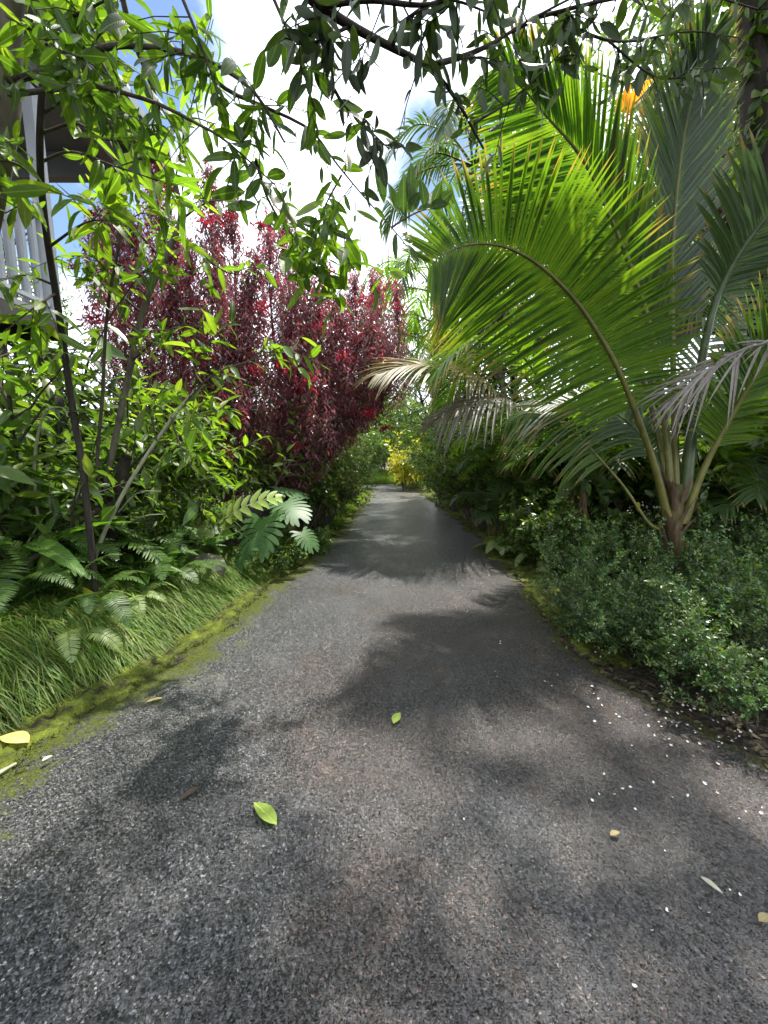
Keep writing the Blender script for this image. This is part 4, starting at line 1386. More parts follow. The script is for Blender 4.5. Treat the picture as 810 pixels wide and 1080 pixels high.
foliate(f, tw, rng, 4, T_ELL, 0.095, 0.155, out=0.8, along=0.5, grav=-0.55, upn=0.4, jn=0.8, t0=0.3)
foliate(f, lt, rng, 12, T_ELL, 0.095, 0.17, out=0.9, along=0.4, grav=-0.45, upn=0.4, jn=0.8, t0=0.2)
lim = []  # canopy added above the view, unseen, to shade the near road
for k in range(24):
    e = np.array([rng.uniform(0.1, 4.2), rng.uniform(0.8, 3.3), 0])
    e[2] = max(4.9, 1.75 + 1.03 * e[1] + 0.5) + rng.uniform(0, 1.3)
    s_ = trk[13 + k % 5]
    c = spline([s_, s_ * 0.5 + e * 0.5 + UP * 0.7, e], 14)
    m_ = MB()
    m_.tube(c, np.linspace(0.03, 0.005, 14), 5)
    world_part(m_, 'branch', M['barkdark'], dt)
    for q in range(26):
        d = nrm(rng.normal(size=3) * [1, 1, 0.35])
        b_ = c[rng.integers(7, 14)] + rng.normal(size=3) * [0.25, 0.25, 0.12]
        l = rng.uniform(0.25, 0.6)
        e2 = b_ + d * l
        if min(b_[2], e2[2]) < 1.75 + 1.03 * max(b_[1], e2[1]) or min(b_[2], e2[2]) < 4.3:
            continue
        t_ = np.array([b_, b_ + d * l * 0.5, e2])
        f.tube(t_, [0.005, 0.003, 0.0015], 3, 1)
        lim.append(t_)
foliate(f, lim, rng, 12, T_MID, 0.14, 0.18, out=0.8, along=0.4, grav=-0.3, upn=0.7, jn=0.7, t0=0.05)
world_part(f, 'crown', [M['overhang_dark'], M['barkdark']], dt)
# upright sprig of the first tree, its leaves standing against the cloud
rng = np.random.default_rng(57)
sc_ = bough(ot, px([(413, 240, 2.2), (425, 232, 2.25), (445, 222, 2.3), (470, 218, 2.3)]), 0.006)
m_ = MB()
pp, dd = [], []
for (u, v, u2, v2) in [(405, 215, 398, 168), (418, 222, 412, 190), (426, 224, 424, 178), (432, 222, 436, 165), (440, 220, 432, 190), (448, 221, 446, 186), (455, 218, 468, 190), (462, 216, 478, 200),
                       (440, 222, 460, 215), (452, 219, 474, 212), (430, 225, 444, 200), (420, 226, 404, 200)]:
    a_, b_ = P(u, v, 2.28), P(u2, v2, 2.25)
    pp.append(a_)
    dd.append(b_ - a_)
dd = np.array(dd)
m_.leaves(T_NEAR, np.array(pp), dd, nrm(rng.normal(size=(len(pp), 3)) * 0.4 + [0, -1, 0.2]), np.linalg.norm(dd, axis=1) * 1.0, 0.03)
world_part(m_, 'sprig', M['overhang'], ot)['label'] = 'upright sprig'

# ------------------------------------------------------------------ shrubs
Q2 = dict(kids=[7, 5], t0=[0.3, 0.25], ang=[0.75, 0.8], rat=[0.5, 0.5], wig=0.13, trop=[0.05, 0.06, 0.0])
Q1 = dict(kids=[9], t0=[0.25], ang=[0.8], rat=[0.42], wig=0.12, trop=[0.03, 0.0])
QL = dict(kids=[8], t0=[0.5], ang=[0.85], rat=[0.4], wig=0.1, trop=[0.03, 0.0])
LAN = shrub_kind('lance_leaf_shrub', 'shrub', 61, 1.9, 8, QL, 'lime', T=T_MID, L=0.19, Wr=0.16, n=10, lean=0.6, r0=0.016, fol=dict(grav=-0.2, along=0.6, upn=1.0, jn=0.4))
LAN2 = shrub_kind('lance_leaf_shrub', 'shrub', 62, 1.5, 10, Q1, 'green', T=T_MID, L=0.17, Wr=0.18, n=10, lean=0.7, r0=0.016, fol=dict(grav=-0.25, along=0.5, upn=0.9, jn=0.5))
DRK = shrub_kind('dark_leaf_shrub', 'shrub', 63, 2.0, 9, Q2, 'dark', T=T_FAR, L=0.12, Wr=0.25, n=13, lean=0.55, r0=0.02)
DRK2 = shrub_kind('dark_leaf_shrub', 'shrub', 64, 1.7, 9, Q2, 'dark', T=T_MID, L=0.17, Wr=0.26, n=9, lean=0.6, r0=0.02)
MIX = shrub_kind('green_leaf_shrub', 'shrub', 165, 1.9, 9, Q2, 'mid', T=T_FAR, L=0.11, Wr=0.24, n=12, lean=0.6, r0=0.02)
OLV = shrub_kind('olive_leaf_shrub', 'shrub', 65, 1.8, 9, Q2, 'olive', T=T_FAR, L=0.10, Wr=0.26, n=14, lean=0.6, r0=0.02)
GRN = shrub_kind('green_leaf_shrub', 'shrub', 66, 2.0, 9, Q2, 'green', T=T_FAR, L=0.12, Wr=0.25, n=13, lean=0.55, r0=0.02)
QB = dict(kids=[7, 6], t0=[0.3, 0.15], ang=[0.65, 0.7], rat=[0.55, 0.42], wig=0.16, trop=[0.0, 0.03, 0.02])
BOX = [shrub_kind('small_leaf_bush', 'bush', 67 + k, 0.72, 12, QB, 'box', T=T_FAR, L=0.036, Wr=0.27, n=14, lean=1.25, r0=0.008, base=0.12,
                  fol=dict(out=0.9, along=0.55, grav=0.05, upn=0.9, jn=0.5, t0=0.05), minr=0.0025) for k in range(3)]

gL = 'leafy shrubs left of the driveway'
for (u, Y, rz, sc, lab) in [(250, 5.5, 0.2, 0.95, 'bright lance-leaved bush in front of the tallest red shrub'),
                            (205, 4.9, 2.0, 1.0, 'sunlit lance-leaved bush right behind the grey-barked sapling'),
                            (150, 5.2, 3.2, 1.05, 'yellow-green bush between the grey sapling and the red shrub by the eave'),
                            (60, 4.4, 1.2, 1.0, 'yellow-green bush below the porch railing, behind the dark sapling'),
                            (178, 4.2, 4.4, 0.5, 'small lime bush at the foot of the grey-barked sapling')]:
    LAN.put(gpt(u, Y), rz, sc, lab, 'lance-leaved bushes left of the driveway')
for (u, Y, rz, sc, lab) in [(8, 3.9, 0.7, 1.5, 'green bush at the left edge under the porch deck'),
                            (95, 5.6, 2.2, 1.4, 'tall green bush under the outer porch corner'),
                            (-40, 3.0, 3.9, 1.1, 'green bush cut off by the left edge of the photo'),
                            (38, 5.2, 4.9, 1.75, 'tall green bush in the shade under the porch'),
                            (170, 6.0, 5.5, 1.2, 'green bush filling the gap under the red shrub by the eave')]:
    LAN2.put(gpt(u, Y), rz, sc, lab, gL)
for (u, Y, rz, sc, lab) in [(318, 7.4, 0.2, 0.85, 'dark bush under the leaning red shrub'),
                            (345, 9.0, 1.1, 0.95, 'dark glossy bush at the far end of the red shrubs'),
                            (240, 6.8, 2.4, 0.95, 'dark bush in the shade below the tallest red shrub'),
                            (338, 12.5, 3.1, 1.15, 'dark round bush further down the left verge')]:
    DRK.put(gpt(u, Y), rz, sc, lab, 'dark bushes left of the driveway')
for (u, Y, rz, sc, lab) in [(338, 8.0, 0.4, 0.8, 'olive bush leaning over the left verge below the red leaves'),
                            (338, 10.5, 1.7, 1.1, 'olive-brown bush arching over the left verge'),
                            (350, 15.0, 2.6, 1.3, 'far olive bush where the left verge bends'),
                            (285, 7.6, 3.6, 1.0, 'olive bush among the stems of the leaning red shrub'),
                            (318, 10.0, 4.4, 1.5, 'tall olive bush behind the leaning red shrub')]:
    OLV.put(gpt(u, Y), rz, sc, lab, 'olive bushes left of the driveway')

gR = 'shrubs along the right side of the driveway'
for K_, (u, Y, rz, sc, lab) in zip([MIX, MIX, DRK, DRK, DRK, DRK, MIX], [(505, 8.2, 0.4, 1.0, 'leafy bush right of the drive beside the low bending palm'),
                            (478, 11.5, 1.4, 1.15, 'leafy bush just in front of the yellow croton, right of the drive'),
                            (575, 7.4, 2.2, 1.2, 'dark bush behind the left areca clump'),
                            (660, 6.4, 3.3, 1.2, 'dark bush behind the coconut palm stem'),
                            (750, 5.6, 4.0, 1.25, 'dark bush right of the coconut palm, in deep shade'),
                            (850, 4.6, 5.0, 1.2, 'dark bush at the right edge behind the low palm'),
                            (530, 10.0, 5.7, 1.5, 'tall bush under the tan-tipped palm fronds')]):
    K_.put(gpt(u, Y), rz, sc, lab, gR)
for (u, Y, rz, sc, lab) in [(570, 5.7, 1.0, 0.5, 'low broad-leaved bush by the moss, below the areca'),
                            (497, 9.4, 2.4, 0.9, 'broad-leaved bush leaning over the right edge of the drive'),
                            (610, 6.4, 3.7, 1.0, 'broad-leaved bush in the dark behind the brown canes'),
                            (590, 5.2, 0.2, 0.5, 'small broad-leaved bush at the foot of the brown canes'),
                            (700, 4.9, 5.2, 0.8, 'broad-leaved bush close behind the coconut palm')]:
    DRK2.put(gpt(u, Y), rz, sc, lab, 'broad-leaved bushes right of the driveway')
for (u, Y, rz, sc, lab) in [(474, 15.0, 0.0, 1.1, 'bright green bush right beside the yellow croton'),
                            (470, 12.8, 1.3, 0.75, 'low bright green bush on the right verge near the bend'),
                            (490, 13.5, 2.6, 1.5, 'tall green bush above the right verge near the bend'),
                            (372, 19.0, 4.1, 1.6, 'sunny green bush left of the bend'),
                            (405, 27.0, 5.2, 1.7, 'green bush beyond the bend, left of the yellow croton'),
                            (440, 28.0, 0.7, 2.0, 'green bush beyond the bend, behind the yellow croton'),
                            (385, 25.0, 2.2, 1.5, 'light bush on the far lawn'),
                           (416, 31.0, 3.0, 3.1, 'big green bush closing the small gap of sky above the bend'),
                           (396, 29.0, 5.9, 2.6, 'big green bush left of the small gap of sky above the bend')]:
    GRN.put(gpt(u, Y), rz, sc, lab, 'green bushes near the bend of the driveway')

# the small-leaved bushes right of the drive, below the palm
for k, (u, Y, rz, sc, lab) in enumerate([(648, 3.75, 0.1, 0.95, 'blue-green small-leaved bush left of the coconut palm stem'),
                                         (645, 4.4, 0.9, 0.85, 'small-leaved bush nearest the mossy verge'),
                                         (668, 3.0, 1.7, 0.75, 'small-leaved bush spilling onto the asphalt in front of the palm'),
                                         (765, 2.75, 2.6, 0.75, 'small-leaved bush in front of the coconut palm, above the white petals'),
                                         (770, 3.5, 3.4, 0.9, 'small-leaved bush touching the right side of the palm stem'),
                                         (668, 4.3, 4.3, 1.05, 'small-leaved bush behind and left of the palm stem'),
                                         (800, 3.3, 5.1, 1.1, 'small-leaved bush right of the coconut palm stem'),
                                         (845, 2.5, 5.9, 1.0, 'small-leaved bush cut by the right edge of the photo'),
                                         (760, 4.1, 0.6, 1.05, 'small-leaved bush behind and right of the palm stem'),
                                         (880, 3.3, 1.3, 1.1, 'small-leaved bush beyond the right edge, under the low palm'),
                                         (640, 3.2, 3.0, 0.7, 'small-leaved bush at the corner where moss gives way to asphalt'),
                                         (722, 2.6, 4.4, 0.65, 'small-leaved bush nearest the white blossoms'),
                                         (835, 1.95, 2.0, 0.7, 'small-leaved bush cut by the frame above the scattered blossoms'),
                                         (800, 2.2, 0.3, 0.85, 'small-leaved bush lowest in the right corner, over the dark asphalt'),
                                         (655, 3.0, 2.1, 0.6, 'smallest of the small-leaved bushes, at the asphalt edge')]):
    BOX[k % 3].put(gpt(u, Y), rz, sc, lab, 'small-leaved bushes below the coconut palm')

# ------------------------------------------------------------------ ferns
def fern_kind(seed, n, L, leaf='fern', dead=False):
    def make():
        rng = np.random.default_rng(seed)
        o = thing('fern', (0, 0, 0), 'x', 'fern')
        vars_ = []
        for v in range(3):
            pts = [[0, 0, 0], [0.22 * L, 0, 0.36 * L], [0.55 * L, 0.02 * v, 0.52 * L], [0.85 * L, 0.04 * v, 0.42 * L], [1.0 * L, 0.05 * v, 0.25 * L]]
            mb, c = frond_mesh(pts, 0.2 * L / 0.8, rng, n=34, t0=0.16, a0=0.05, a1=0.55, droop=0.12, lift=0.06, wid=0.016 * L, jit=0.04, C=40,
                               prof=lambda q: 0.75 + 0.6 * q - 1.25 * q ** 3)
            rb = MB()
            rb.tube(c[::3], np.linspace(0.006, 0.002, len(c[::3])), 4)
            vars_.append((mb.mesh('frond', M[leaf]), rb.mesh('rachis', M['stemgreen'])))
        for k in range(n):
            me, rm = vars_[k % 3]
            q = bpy.data.objects.new('frond', me)
            COL.objects.link(q)
            q.parent = o
            q.rotation_euler = (rng.normal() * 0.15, rng.normal() * 0.25 - 0.1, k * 2.4 + rng.normal() * 0.2)
            s_ = rng.uniform(0.7, 1.1)
            q.scale = (s_, s_, s_)
            r2 = bpy.data.objects.new('rachis', rm)
            COL.objects.link(r2)
            r2.parent = q
        return o
    return Kind(make)


FE = fern_kind(71, 11, 0.8)
FE2 = fern_kind(72, 8, 0.45, 'fernpale')
for (u, Y, rz, sc, lab) in [(30, 3.2, 0.1, 1.0, 'fern at the left edge behind the mondo grass'),
                            (75, 3.5, 1.2, 1.0, 'fern in front of the dark sapling'),
                            (45, 4.0, 2.0, 1.25, 'large fern below the porch'),
                            (145, 4.1, 2.9, 0.9, 'fern just behind the grey-barked sapling'),
                            (5, 2.75, 3.7, 0.75, 'small fern hanging over the mondo grass at the left edge'),
                            (215, 5.2, 4.4, 0.9, 'fern behind the pale lobed plant'),
                            (118, 4.9, 5.3, 1.3, 'tall fern between the saplings'),
                            (85, 2.95, 0.7, 0.6, 'small fern beside the yellowing leaf'),
                            (175, 3.75, 1.7, 0.7, 'fern behind the rock in the mondo grass')]:
    FE.put(gpt(u, Y), rz, sc, lab, 'green ferns left of the driveway')
for (u, Y, rz, sc, lab) in [(585, 5.3, 0.3, 1.1, 'pale fern on the mossy right verge'), (63, 2.65, 2.2, 0.75, 'bleached pale fern lying on the mondo grass'),
                            (125, 3.2, 4.0, 0.8, 'pale fern at the foot of the saplings'), (535, 6.0, 5.0, 1.2, 'pale fern below the low bending palm')]:
    FE2.put(gpt(u, Y), rz, sc, lab, 'pale ferns beside the driveway')

# ------------------------------------------------------------------ broad-leaved plants
def broad_kind(name, cat, seed, n, L, Wd, stalk, leaf='broad', T=T_OV, spread=0.6, tilt=0.0, groupname=None):
    def make():
        rng = np.random.default_rng(seed)
        o = thing(name, (0, 0, 0), 'x', cat)
        for k in range(n):
            az = k * 2.4 + rng.normal() * 0.2
            dx = np.array([math.cos(az), math.sin(az), 0])
            h = stalk * rng.uniform(0.6, 1.1)
            sp = spread * rng.uniform(0.4, 1.1)
            e = dx * h * sp + UP * h
            c = spline([[0, 0, 0], dx * h * sp * 0.3 + UP * h * 0.6, e], 8)
            m_ = MB()
            l = L * rng.uniform(0.75, 1.1)
            m_.leaves(T, e[None], (dx + UP * (0.35 - tilt + rng.normal() * 0.25))[None], (UP + rng.normal(size=3) * 0.25 - dx * 0.2)[None], l, l * Wd, 0, rng.uniform(0.8, 2.2))
            q = m_.build('leaf', M[leaf], o)
            s_ = MB()
            s_.tube(c, np.linspace(0.010, 0.006, 8) * (0.6 + L), 5)
            s_.build('stalk', M['stemgreen'], q)
        return o
    return Kind(make)


GIN = broad_kind('broad_leaf_plant', 'plant', 81, 11, 0.6, 0.13, 0.55, 'broad', leaf_t(9, OVATE, 0.3, -0.3, 0.02))
SPA = broad_kind('glossy_leaf_plant', 'plant', 82, 16, 0.3, 0.15, 0.22, 'broad', T_OV, 0.9)
for (u, Y, rz, sc, lab) in [(8, 2.95, 0.2, 1.0, 'big-leaved plant with paddle leaves at the left edge'),
                            (40, 3.35, 1.3, 0.9, 'paddle-leaved plant between the left-edge plant and the dark sapling'),
                            (-30, 3.4, 2.2, 1.3, 'tall paddle-leaved plant cut by the left edge'),
                            (100, 3.9, 3.1, 0.9, 'paddle-leaved plant behind the sapling trunks')]:
    GIN.put(gpt(u, Y), rz, sc, lab, 'paddle-leaved plants at the left')
for (u, Y, rz, sc, lab) in [(165, 3.95, 0.5, 1.0, 'glossy low plant left of the rock'), (195, 4.3, 1.8, 1.0, 'glossy low plant directly behind the rock'),
                            (222, 4.7, 2.9, 0.95, 'glossy low plant under the pale lobed leaves'), (140, 3.5, 4.0, 0.9, 'glossy low plant among the sapling stems'),
                            (310, 6.0, 5.0, 0.8, 'glossy low plant behind the monstera'), (60, 3.1, 0.4, 0.9, 'glossy low plant left of the yellowing leaf')]:
    SPA.put(gpt(u, Y), rz, sc, lab, 'glossy low plants left of the driveway')
# philodendron climbing in the shade on the right
PHI = broad_kind('heart_leaf_plant', 'plant', 83, 9, 0.3, 0.3, 0.45, 'dark', T_OV, 0.7, 0.3)
for (u, Y, rz, sc, lab) in [(575, 5.6, 0.4, 1.0, 'heart-leaved plant below the yellow leaves'), (735, 3.9, 2.0, 0.85, 'heart-leaved plant just behind the coconut palm stem'),
                            (545, 6.4, 3.3, 0.8, 'heart-leaved plant at the edge of the moss')]:
    PHI.put(gpt(u, Y), rz, sc, lab, 'heart-leaved plants right of the driveway')

# monstera: heart-shaped leaves slit between the veins
def monstera_leaf(S):
    """leaf in its own plane: x across, y along the midrib, lobes split between the side veins"""
    mb = MB()
    cup = lambda x, y: -0.10 * (x * x + (y - 0.45) ** 2) * 1.6
    def put(row):
        a = np.array([[x, y, cup(x, y)] for x, y in row]) * S
        return a
    ys = np.linspace(0, 1.0, 15)
    for i in range(14):
        wa, wb = 0.16 * (1 - ys[i]) + 0.02, 0.16 * (1 - ys[i + 1]) + 0.02
        mb.add(put([(-wa, ys[i]), (0, ys[i]), (0, ys[i + 1]), (-wb, ys[i + 1])]), [[0, 1, 2, 3]], [(0.3, ys[i]), (0.5, ys[i]), (0.5, ys[i + 1]), (0.3, ys[i + 1])])
        mb.add(put([(0, ys[i]), (wa, ys[i]), (wb, ys[i + 1]), (0, ys[i + 1])]), [[0, 1, 2, 3]], [(0.5, ys[i]), (0.7, ys[i]), (0.7, ys[i + 1]), (0.5, ys[i + 1])])
    nl = 8
    for sd_ in (-1, 1):
        for k in range(nl):
            y0 = 0.0 + k * 0.115
            y1 = y0 + 0.098
            ang = -0.75 + k * 0.235
            R_ = 0.58 + 0.10 * math.sin(k / (nl - 1) * 3.14) - 0.12 * (k / (nl - 1)) ** 2
            w0 = 0.16 * (1 - y0) + 0.0
            K = 7
            pa, pb_2 = [], []
            for q in range(K):
                s = q / (K - 1)
                rr = R_ * s
                yc = (y0 + y1) / 2 + math.sin(ang + 0.35 * s) * rr
                xc = w0 * 0.9 + math.cos(ang + 0.35 * s) * rr * (1 - w0)
                hw = (y1 - y0) / 2 * (1.12 + 0.75 * s) * (1 - s ** 6 * 0.75)
                nx, ny = -math.sin(ang + 0.5 * s), math.cos(ang + 0.5 * s)
                pa.append((sd_ * (xc - nx * hw), yc - ny * hw))
                pb_2.append((sd_ * (xc + nx * hw), yc + ny * hw))
            A, B = put(pa), put(pb_2)
            v = np.stack([A, B], 1).reshape(-1, 3)
            f = [[2 * q, 2 * q + 2, 2 * q + 3, 2 * q + 1] if sd_ > 0 else [2 * q, 2 * q + 1, 2 * q + 3, 2 * q + 2] for q in range(K - 1)]
            mb.add(v, f, np.tile([[0.1, 0.5]], (len(v), 1)))
    return mb


mo_b = gpt(282, 5.15)
mo = thing('monstera', mo_b, 'monstera with big split glossy leaves beside the driveway edge, past the mondo grass', 'monstera plant')
mme = monstera_leaf(1.0).mesh('leaf', M['monstera'])
for (u, v, Y, S, az, pit, rol) in [(277, 545, 4.75, 0.46, -1.75, -0.95, 0.1), (300, 528, 5.00, 0.39, -0.9, -0.5, 0.2), (228, 533, 4.90, 0.39, 3.6, -0.5, -0.1), (262, 575, 4.60, 0.33, -2.3, -0.9, 0.0),
                                   (318, 560, 5.10, 0.28, -0.6, -0.8, 0.1), (250, 560, 4.90, 0.33, -2.8, -0.6, 0.2), (290, 515, 5.40, 0.39, 0.3, -0.2, 0.2)]:
    q = bpy.data.objects.new('leaf', mme)
    COL.objects.link(q)
    q.parent = mo
    p_ = P(u, v, Y)
    q.location = tuple(p_ - mo_b)
    q.rotation_euler = (pit, rol, az - math.pi / 2)
    q.scale = (S, S, S)
    st_ = MB()
    rel = mo_b - p_
    inv = (q.matrix_basis.to_3x3().inverted())
    lo = np.array(inv @ Vector(rel))
    st_.tube(spline([lo, lo * 0.5 + np.array(inv @ Vector((0, 0, 0.1))), [0, 0.02, -0.005]], 8), 0.011 / S, 5)
    st_.build('stalk', M['stemgreen'], q)

# pale lobed philodendron frond just behind it
ph_b = gpt(235, 4.75)
ph = thing('lobed_leaf_plant', ph_b, 'pale yellow-green plant with deeply lobed leaves left of the monstera', 'plant')
for pts, LL in [([(212, 572, 4.70), (225, 555, 4.70), (248, 540, 4.70), (275, 528, 4.75), (296, 525, 4.80)], 0.3), ([(225, 575, 4.50), (212, 560, 4.45), (204, 555, 4.40), (196, 560, 4.35)], 0.22), ([(230, 575, 4.80), (238, 550, 4.90), (245, 530, 5.00)], 0.2)]:
    mb, c = frond_mesh(px(pts), LL, rng, n=9, t0=0.2, face=(0, -0.5, 0.85), a0=0.2, a1=0.8, droop=0.15, wid=0.045, C=30)
    q = world_part(mb, 'leaf', M['paleleaf'], ph)
    s_ = MB()
    s_.tube(c[::2], 0.008, 5)
    s_.build('stalk', M['stempale'], q)

# one big yellowing leaf hanging over the mondo grass
yb = P(60, 622, 2.95)
yo = thing('fallen_frond_leaf', yb, 'large yellowing leaf with a brown tip drooping onto the mondo grass', 'leaf')
m_ = MB()
m_.leaves(leaf_t(9, OVATE, 0.3, -0.25, 0.05), yb[None], (P(128, 655, 2.75) - yb)[None], np.array([[0.1, -0.7, 0.7]]), 0.6, 0.1)
world_part(m_, 'blade', M['yellowleaf'], yo)
# yellow leaves hanging in the dark on the right
for (u, v, Y, s, lab) in [(572, 442, 5.0, 0.16, 'lower of the two yellow leaves hanging in the dark right-hand foliage'), (584, 428, 5.1, 0.14, 'upper of the two yellow leaves hanging in the dark right-hand foliage'),
                          (670, 535, 3.9, 0.12, 'yellow-green leaf hanging by the coconut palm stem')]:
    c = P(u, v, Y)
    m_ = MB()
    m_.leaves(T_OV, np.array([[0, 0, s * 0.4]]), np.array([[0.5, 0.1, -0.7]]), np.array([[0.1, -1, 0.5]]), s, s * 0.32)
    q = m_.build('yellow_leaf', M['yellowleaf'])
    q.location = tuple(c)
    tag(q, lab, 'leaf')
# orange dead leaf cluster caught in the palm
m_ = MB()
c = P(660, 120, 4.6)
m_.leaves(T_OV, rng.normal(size=(9, 3)) * 0.09, nrm(rng.normal(size=(9, 3)) + [0.3, 0, 0.2]), rng_dirs(rng, 9), 0.28, 0.05)
q = m_.build('bromeliad', M['orange'])
q.location = tuple(c)
tag(q, 'orange tuft of leaves up in the tree between two palm fronds', 'plant')

# croton: the yellow bush at the bend
CRO = shrub_kind('croton', 'shrub', 91, 1.5, 8, Q1, 'croton', T=T_MID, L=0.22, Wr=0.17, n=12, lean=0.55, r0=0.016, fol=dict(grav=-0.1, along=0.5, upn=0.9, jn=0.5))
CRO.put(gpt(427, 18.6), 0.4, 1.55, 'bright yellow croton at the bend of the driveway')
CRO.put(gpt(440, 20.0), 2.4, 1.3, 'smaller yellow croton just behind the bright one')
# strap-leaved clumps and ground cover along the left edge
STR = broad_kind('strap_leaf_clump', 'plant', 92, 30, 0.5, 0.03, 0.12, 'green', T_BLADE, 0.5)
for (u, Y, rz, sc, lab) in [(335, 7.0, 0.3, 1.0, 'strap-leaved clump bending over the left edge of the asphalt'), (350, 8.2, 1.7, 1.0, 'strap-leaved clump behind the first one on the left edge'),
                            (322, 6.4, 2.9, 0.9, 'strap-leaved clump right behind the ground cover')]:
    STR.put(gpt(u, Y), rz, sc, lab, 'strap-leaved clumps on the left edge')
HER = shrub_kind('ground_cover', 'plant', 93, 0.42, 13, Q1, 'green', T=T_MID, L=0.075, Wr=0.24, n=9, lean=1.2, r0=0.006, base=0.2, fol=dict(upn=1.0, jn=0.4, grav=0.0))
for (u, Y, rz, sc, lab) in [(300, 5.5, 0.5, 1.0, 'low leafy ground cover below the monstera'), (318, 5.9, 1.9, 1.05, 'low leafy ground cover where the left edge narrows'), (288, 5.1, 3.2, 0.8, 'low leafy ground cover at the end of the mondo grass')]:
    HER.put(gpt(u, Y), rz, sc, lab, 'ground cover by the monstera')

# rock behind the mondo grass
rk = MB()
u_, v_ = np.meshgrid(np.linspace(0, 2 * np.pi, 19)[:-1], np.linspace(0.02, np.pi - 0.02, 11), indexing='ij')
rr = 1 + 0.12 * np.sin(3 * u_ + 2) * np.sin(2 * v_) + 0.08 * np.sin(5 * u_ + v_ * 3)
vv = np.stack([np.cos(u_) * np.sin(v_) * rr * 0.34, np.sin(u_) * np.sin(v_) * rr * 0.22, np.cos(v_) * rr * 0.2], -1)
ii, jj = np.meshgrid(np.arange(18), np.arange(10), indexing='ij')
rk.add(vv, np.stack([ii * 11 + jj, ((ii + 1) % 18) * 11 + jj, ((ii + 1) % 18) * 11 + jj + 1, ii * 11 + jj + 1], -1))
q = rk.build('rock', M['stone'])
q.location = tuple(P(208, 592, 4.25) - np.array([0, 0, 0.12]))
tag(q, 'rough grey lava rock half covered by the mondo grass', 'rock')

# ------------------------------------------------------------------ mondo grass border
rng = np.random.default_rng(101)
mb = MB()
K = 7
NC = 2100
yc = 1.55 + (5.0 - 1.55) * rng.random(NC) ** 0.9
wd = np.interp(yc, [1.4, 2.5, 3.5, 4.6, 5.2], [0.75, 0.8, 0.8, 0.7, 0.25])
a0 = np.interp(yc, [1.4, 2.4, 3.2, 4.6, 5.2], [0.46, 0.44, 0.36, 0.24, 0.2])
xc = edge(yc, -1) - a0 - wd * rng.random(NC)
nb = 34
cx, cyy = np.repeat(xc, nb), np.repeat(yc, nb)
n_ = len(cx)
az = rng.random(n_) * 6.28
cx = cx + np.cos(az) * 0.03
cyy = cyy + np.sin(az) * 0.03
cz = gh(cx, cyy)
tilt = rng.uniform(0.25, 0.95, n_)
dirx = np.cos(az) * tilt * 1.15 + 0.22
diry = np.sin(az) * tilt * 1.15 - 0.08
d = nrm(np.stack([dirx, diry, np.ones(n_)], -1))
L_ = rng.uniform(0.24, 0.44, n_)
s = np.linspace(0, 1, K)
ctr = np.stack([cx, cyy, cz], -1)[:, None] + d[:, None] * (L_[:, None] * s)[..., None] - UP * (L_[:, None] * (0.75 + 0.5 * rng.random((n_, 1))) * s ** 2.2)[..., None] \
    + np.stack([dirx, diry, 0 * dirx], -1)[:, None] * (0.18 * L_[:, None] * s ** 2)[..., None]
ctr[..., 2] = np.maximum(ctr[..., 2], 0.012)
wv = nrm(np.stack([-diry, dirx, np.zeros(n_)], -1))
w = 0.0038 * (1 - s ** 3) + 0.0004
lf = ctr + wv[:, None] * w[None, :, None]
rt = ctr - wv[:, None] * w[None, :, None]
v = np.stack([lf, rt], 2).reshape(-1, 3)
i, j = np.meshgrid(np.arange(n_), np.arange(K - 1), indexing='ij')
b = (i * K + j).ravel() * 2
mb.add(v, np.stack([b, b + 1, b + 3, b + 2], -1), np.tile([[0.2, 0.5]], (len(v), 1)))
mg = mb.build('mondo_grass', M['grass'])
mg['kind'] = 'stuff'
tag(mg, 'mondo grass border bending towards the moss on the left', 'grass')

# bright grass on the far lawn beyond the bend
mb = MB()
N = 26000
gx = rng.uniform(-4.5, 2.2, N)
gy = rng.uniform(20.5, 30, N)
keep = (gx < edge(gy, -1) - 0.1) | (gx > edge(gy, 1) + 0.1) | (gy > 23.4)
gx, gy = gx[keep], gy[keep]
mb.leaves(T_FAR, np.stack([gx, gy, gh(gx, gy)], -1), nrm(rng.normal(size=(len(gx), 3)) * [0.4, 0.4, 0.1] + [0, 0, 1]), rng_dirs(rng, len(gx)), rng.uniform(0.25, 0.6, len(gx)), 0.018)
q = mb.build('lawn_grass', M['lawn'])
q['kind'] = 'stuff'
tag(q, 'bright tall grass beyond the bend of the driveway', 'grass')
# grassy verge far left along the drive
mb = MB()
N = 9000
gy = rng.uniform(8.5, 20.5, N)
gx = edge(gy, -1) - 0.02 - np.abs(rng.normal(size=N)) * 0.4
mb.leaves(T_FAR, np.stack([gx, gy, gh(gx, gy)], -1), nrm(rng.normal(size=(N, 3)) * [0.5, 0.5, 0.1] + [0, 0, 0.8]), rng_dirs(rng, N), rng.uniform(0.06, 0.16, N), 0.006)
q = mb.build('verge_grass', M['lawn'])
q['kind'] = 'stuff'
tag(q, 'short bright grass on the far left verge', 'grass')
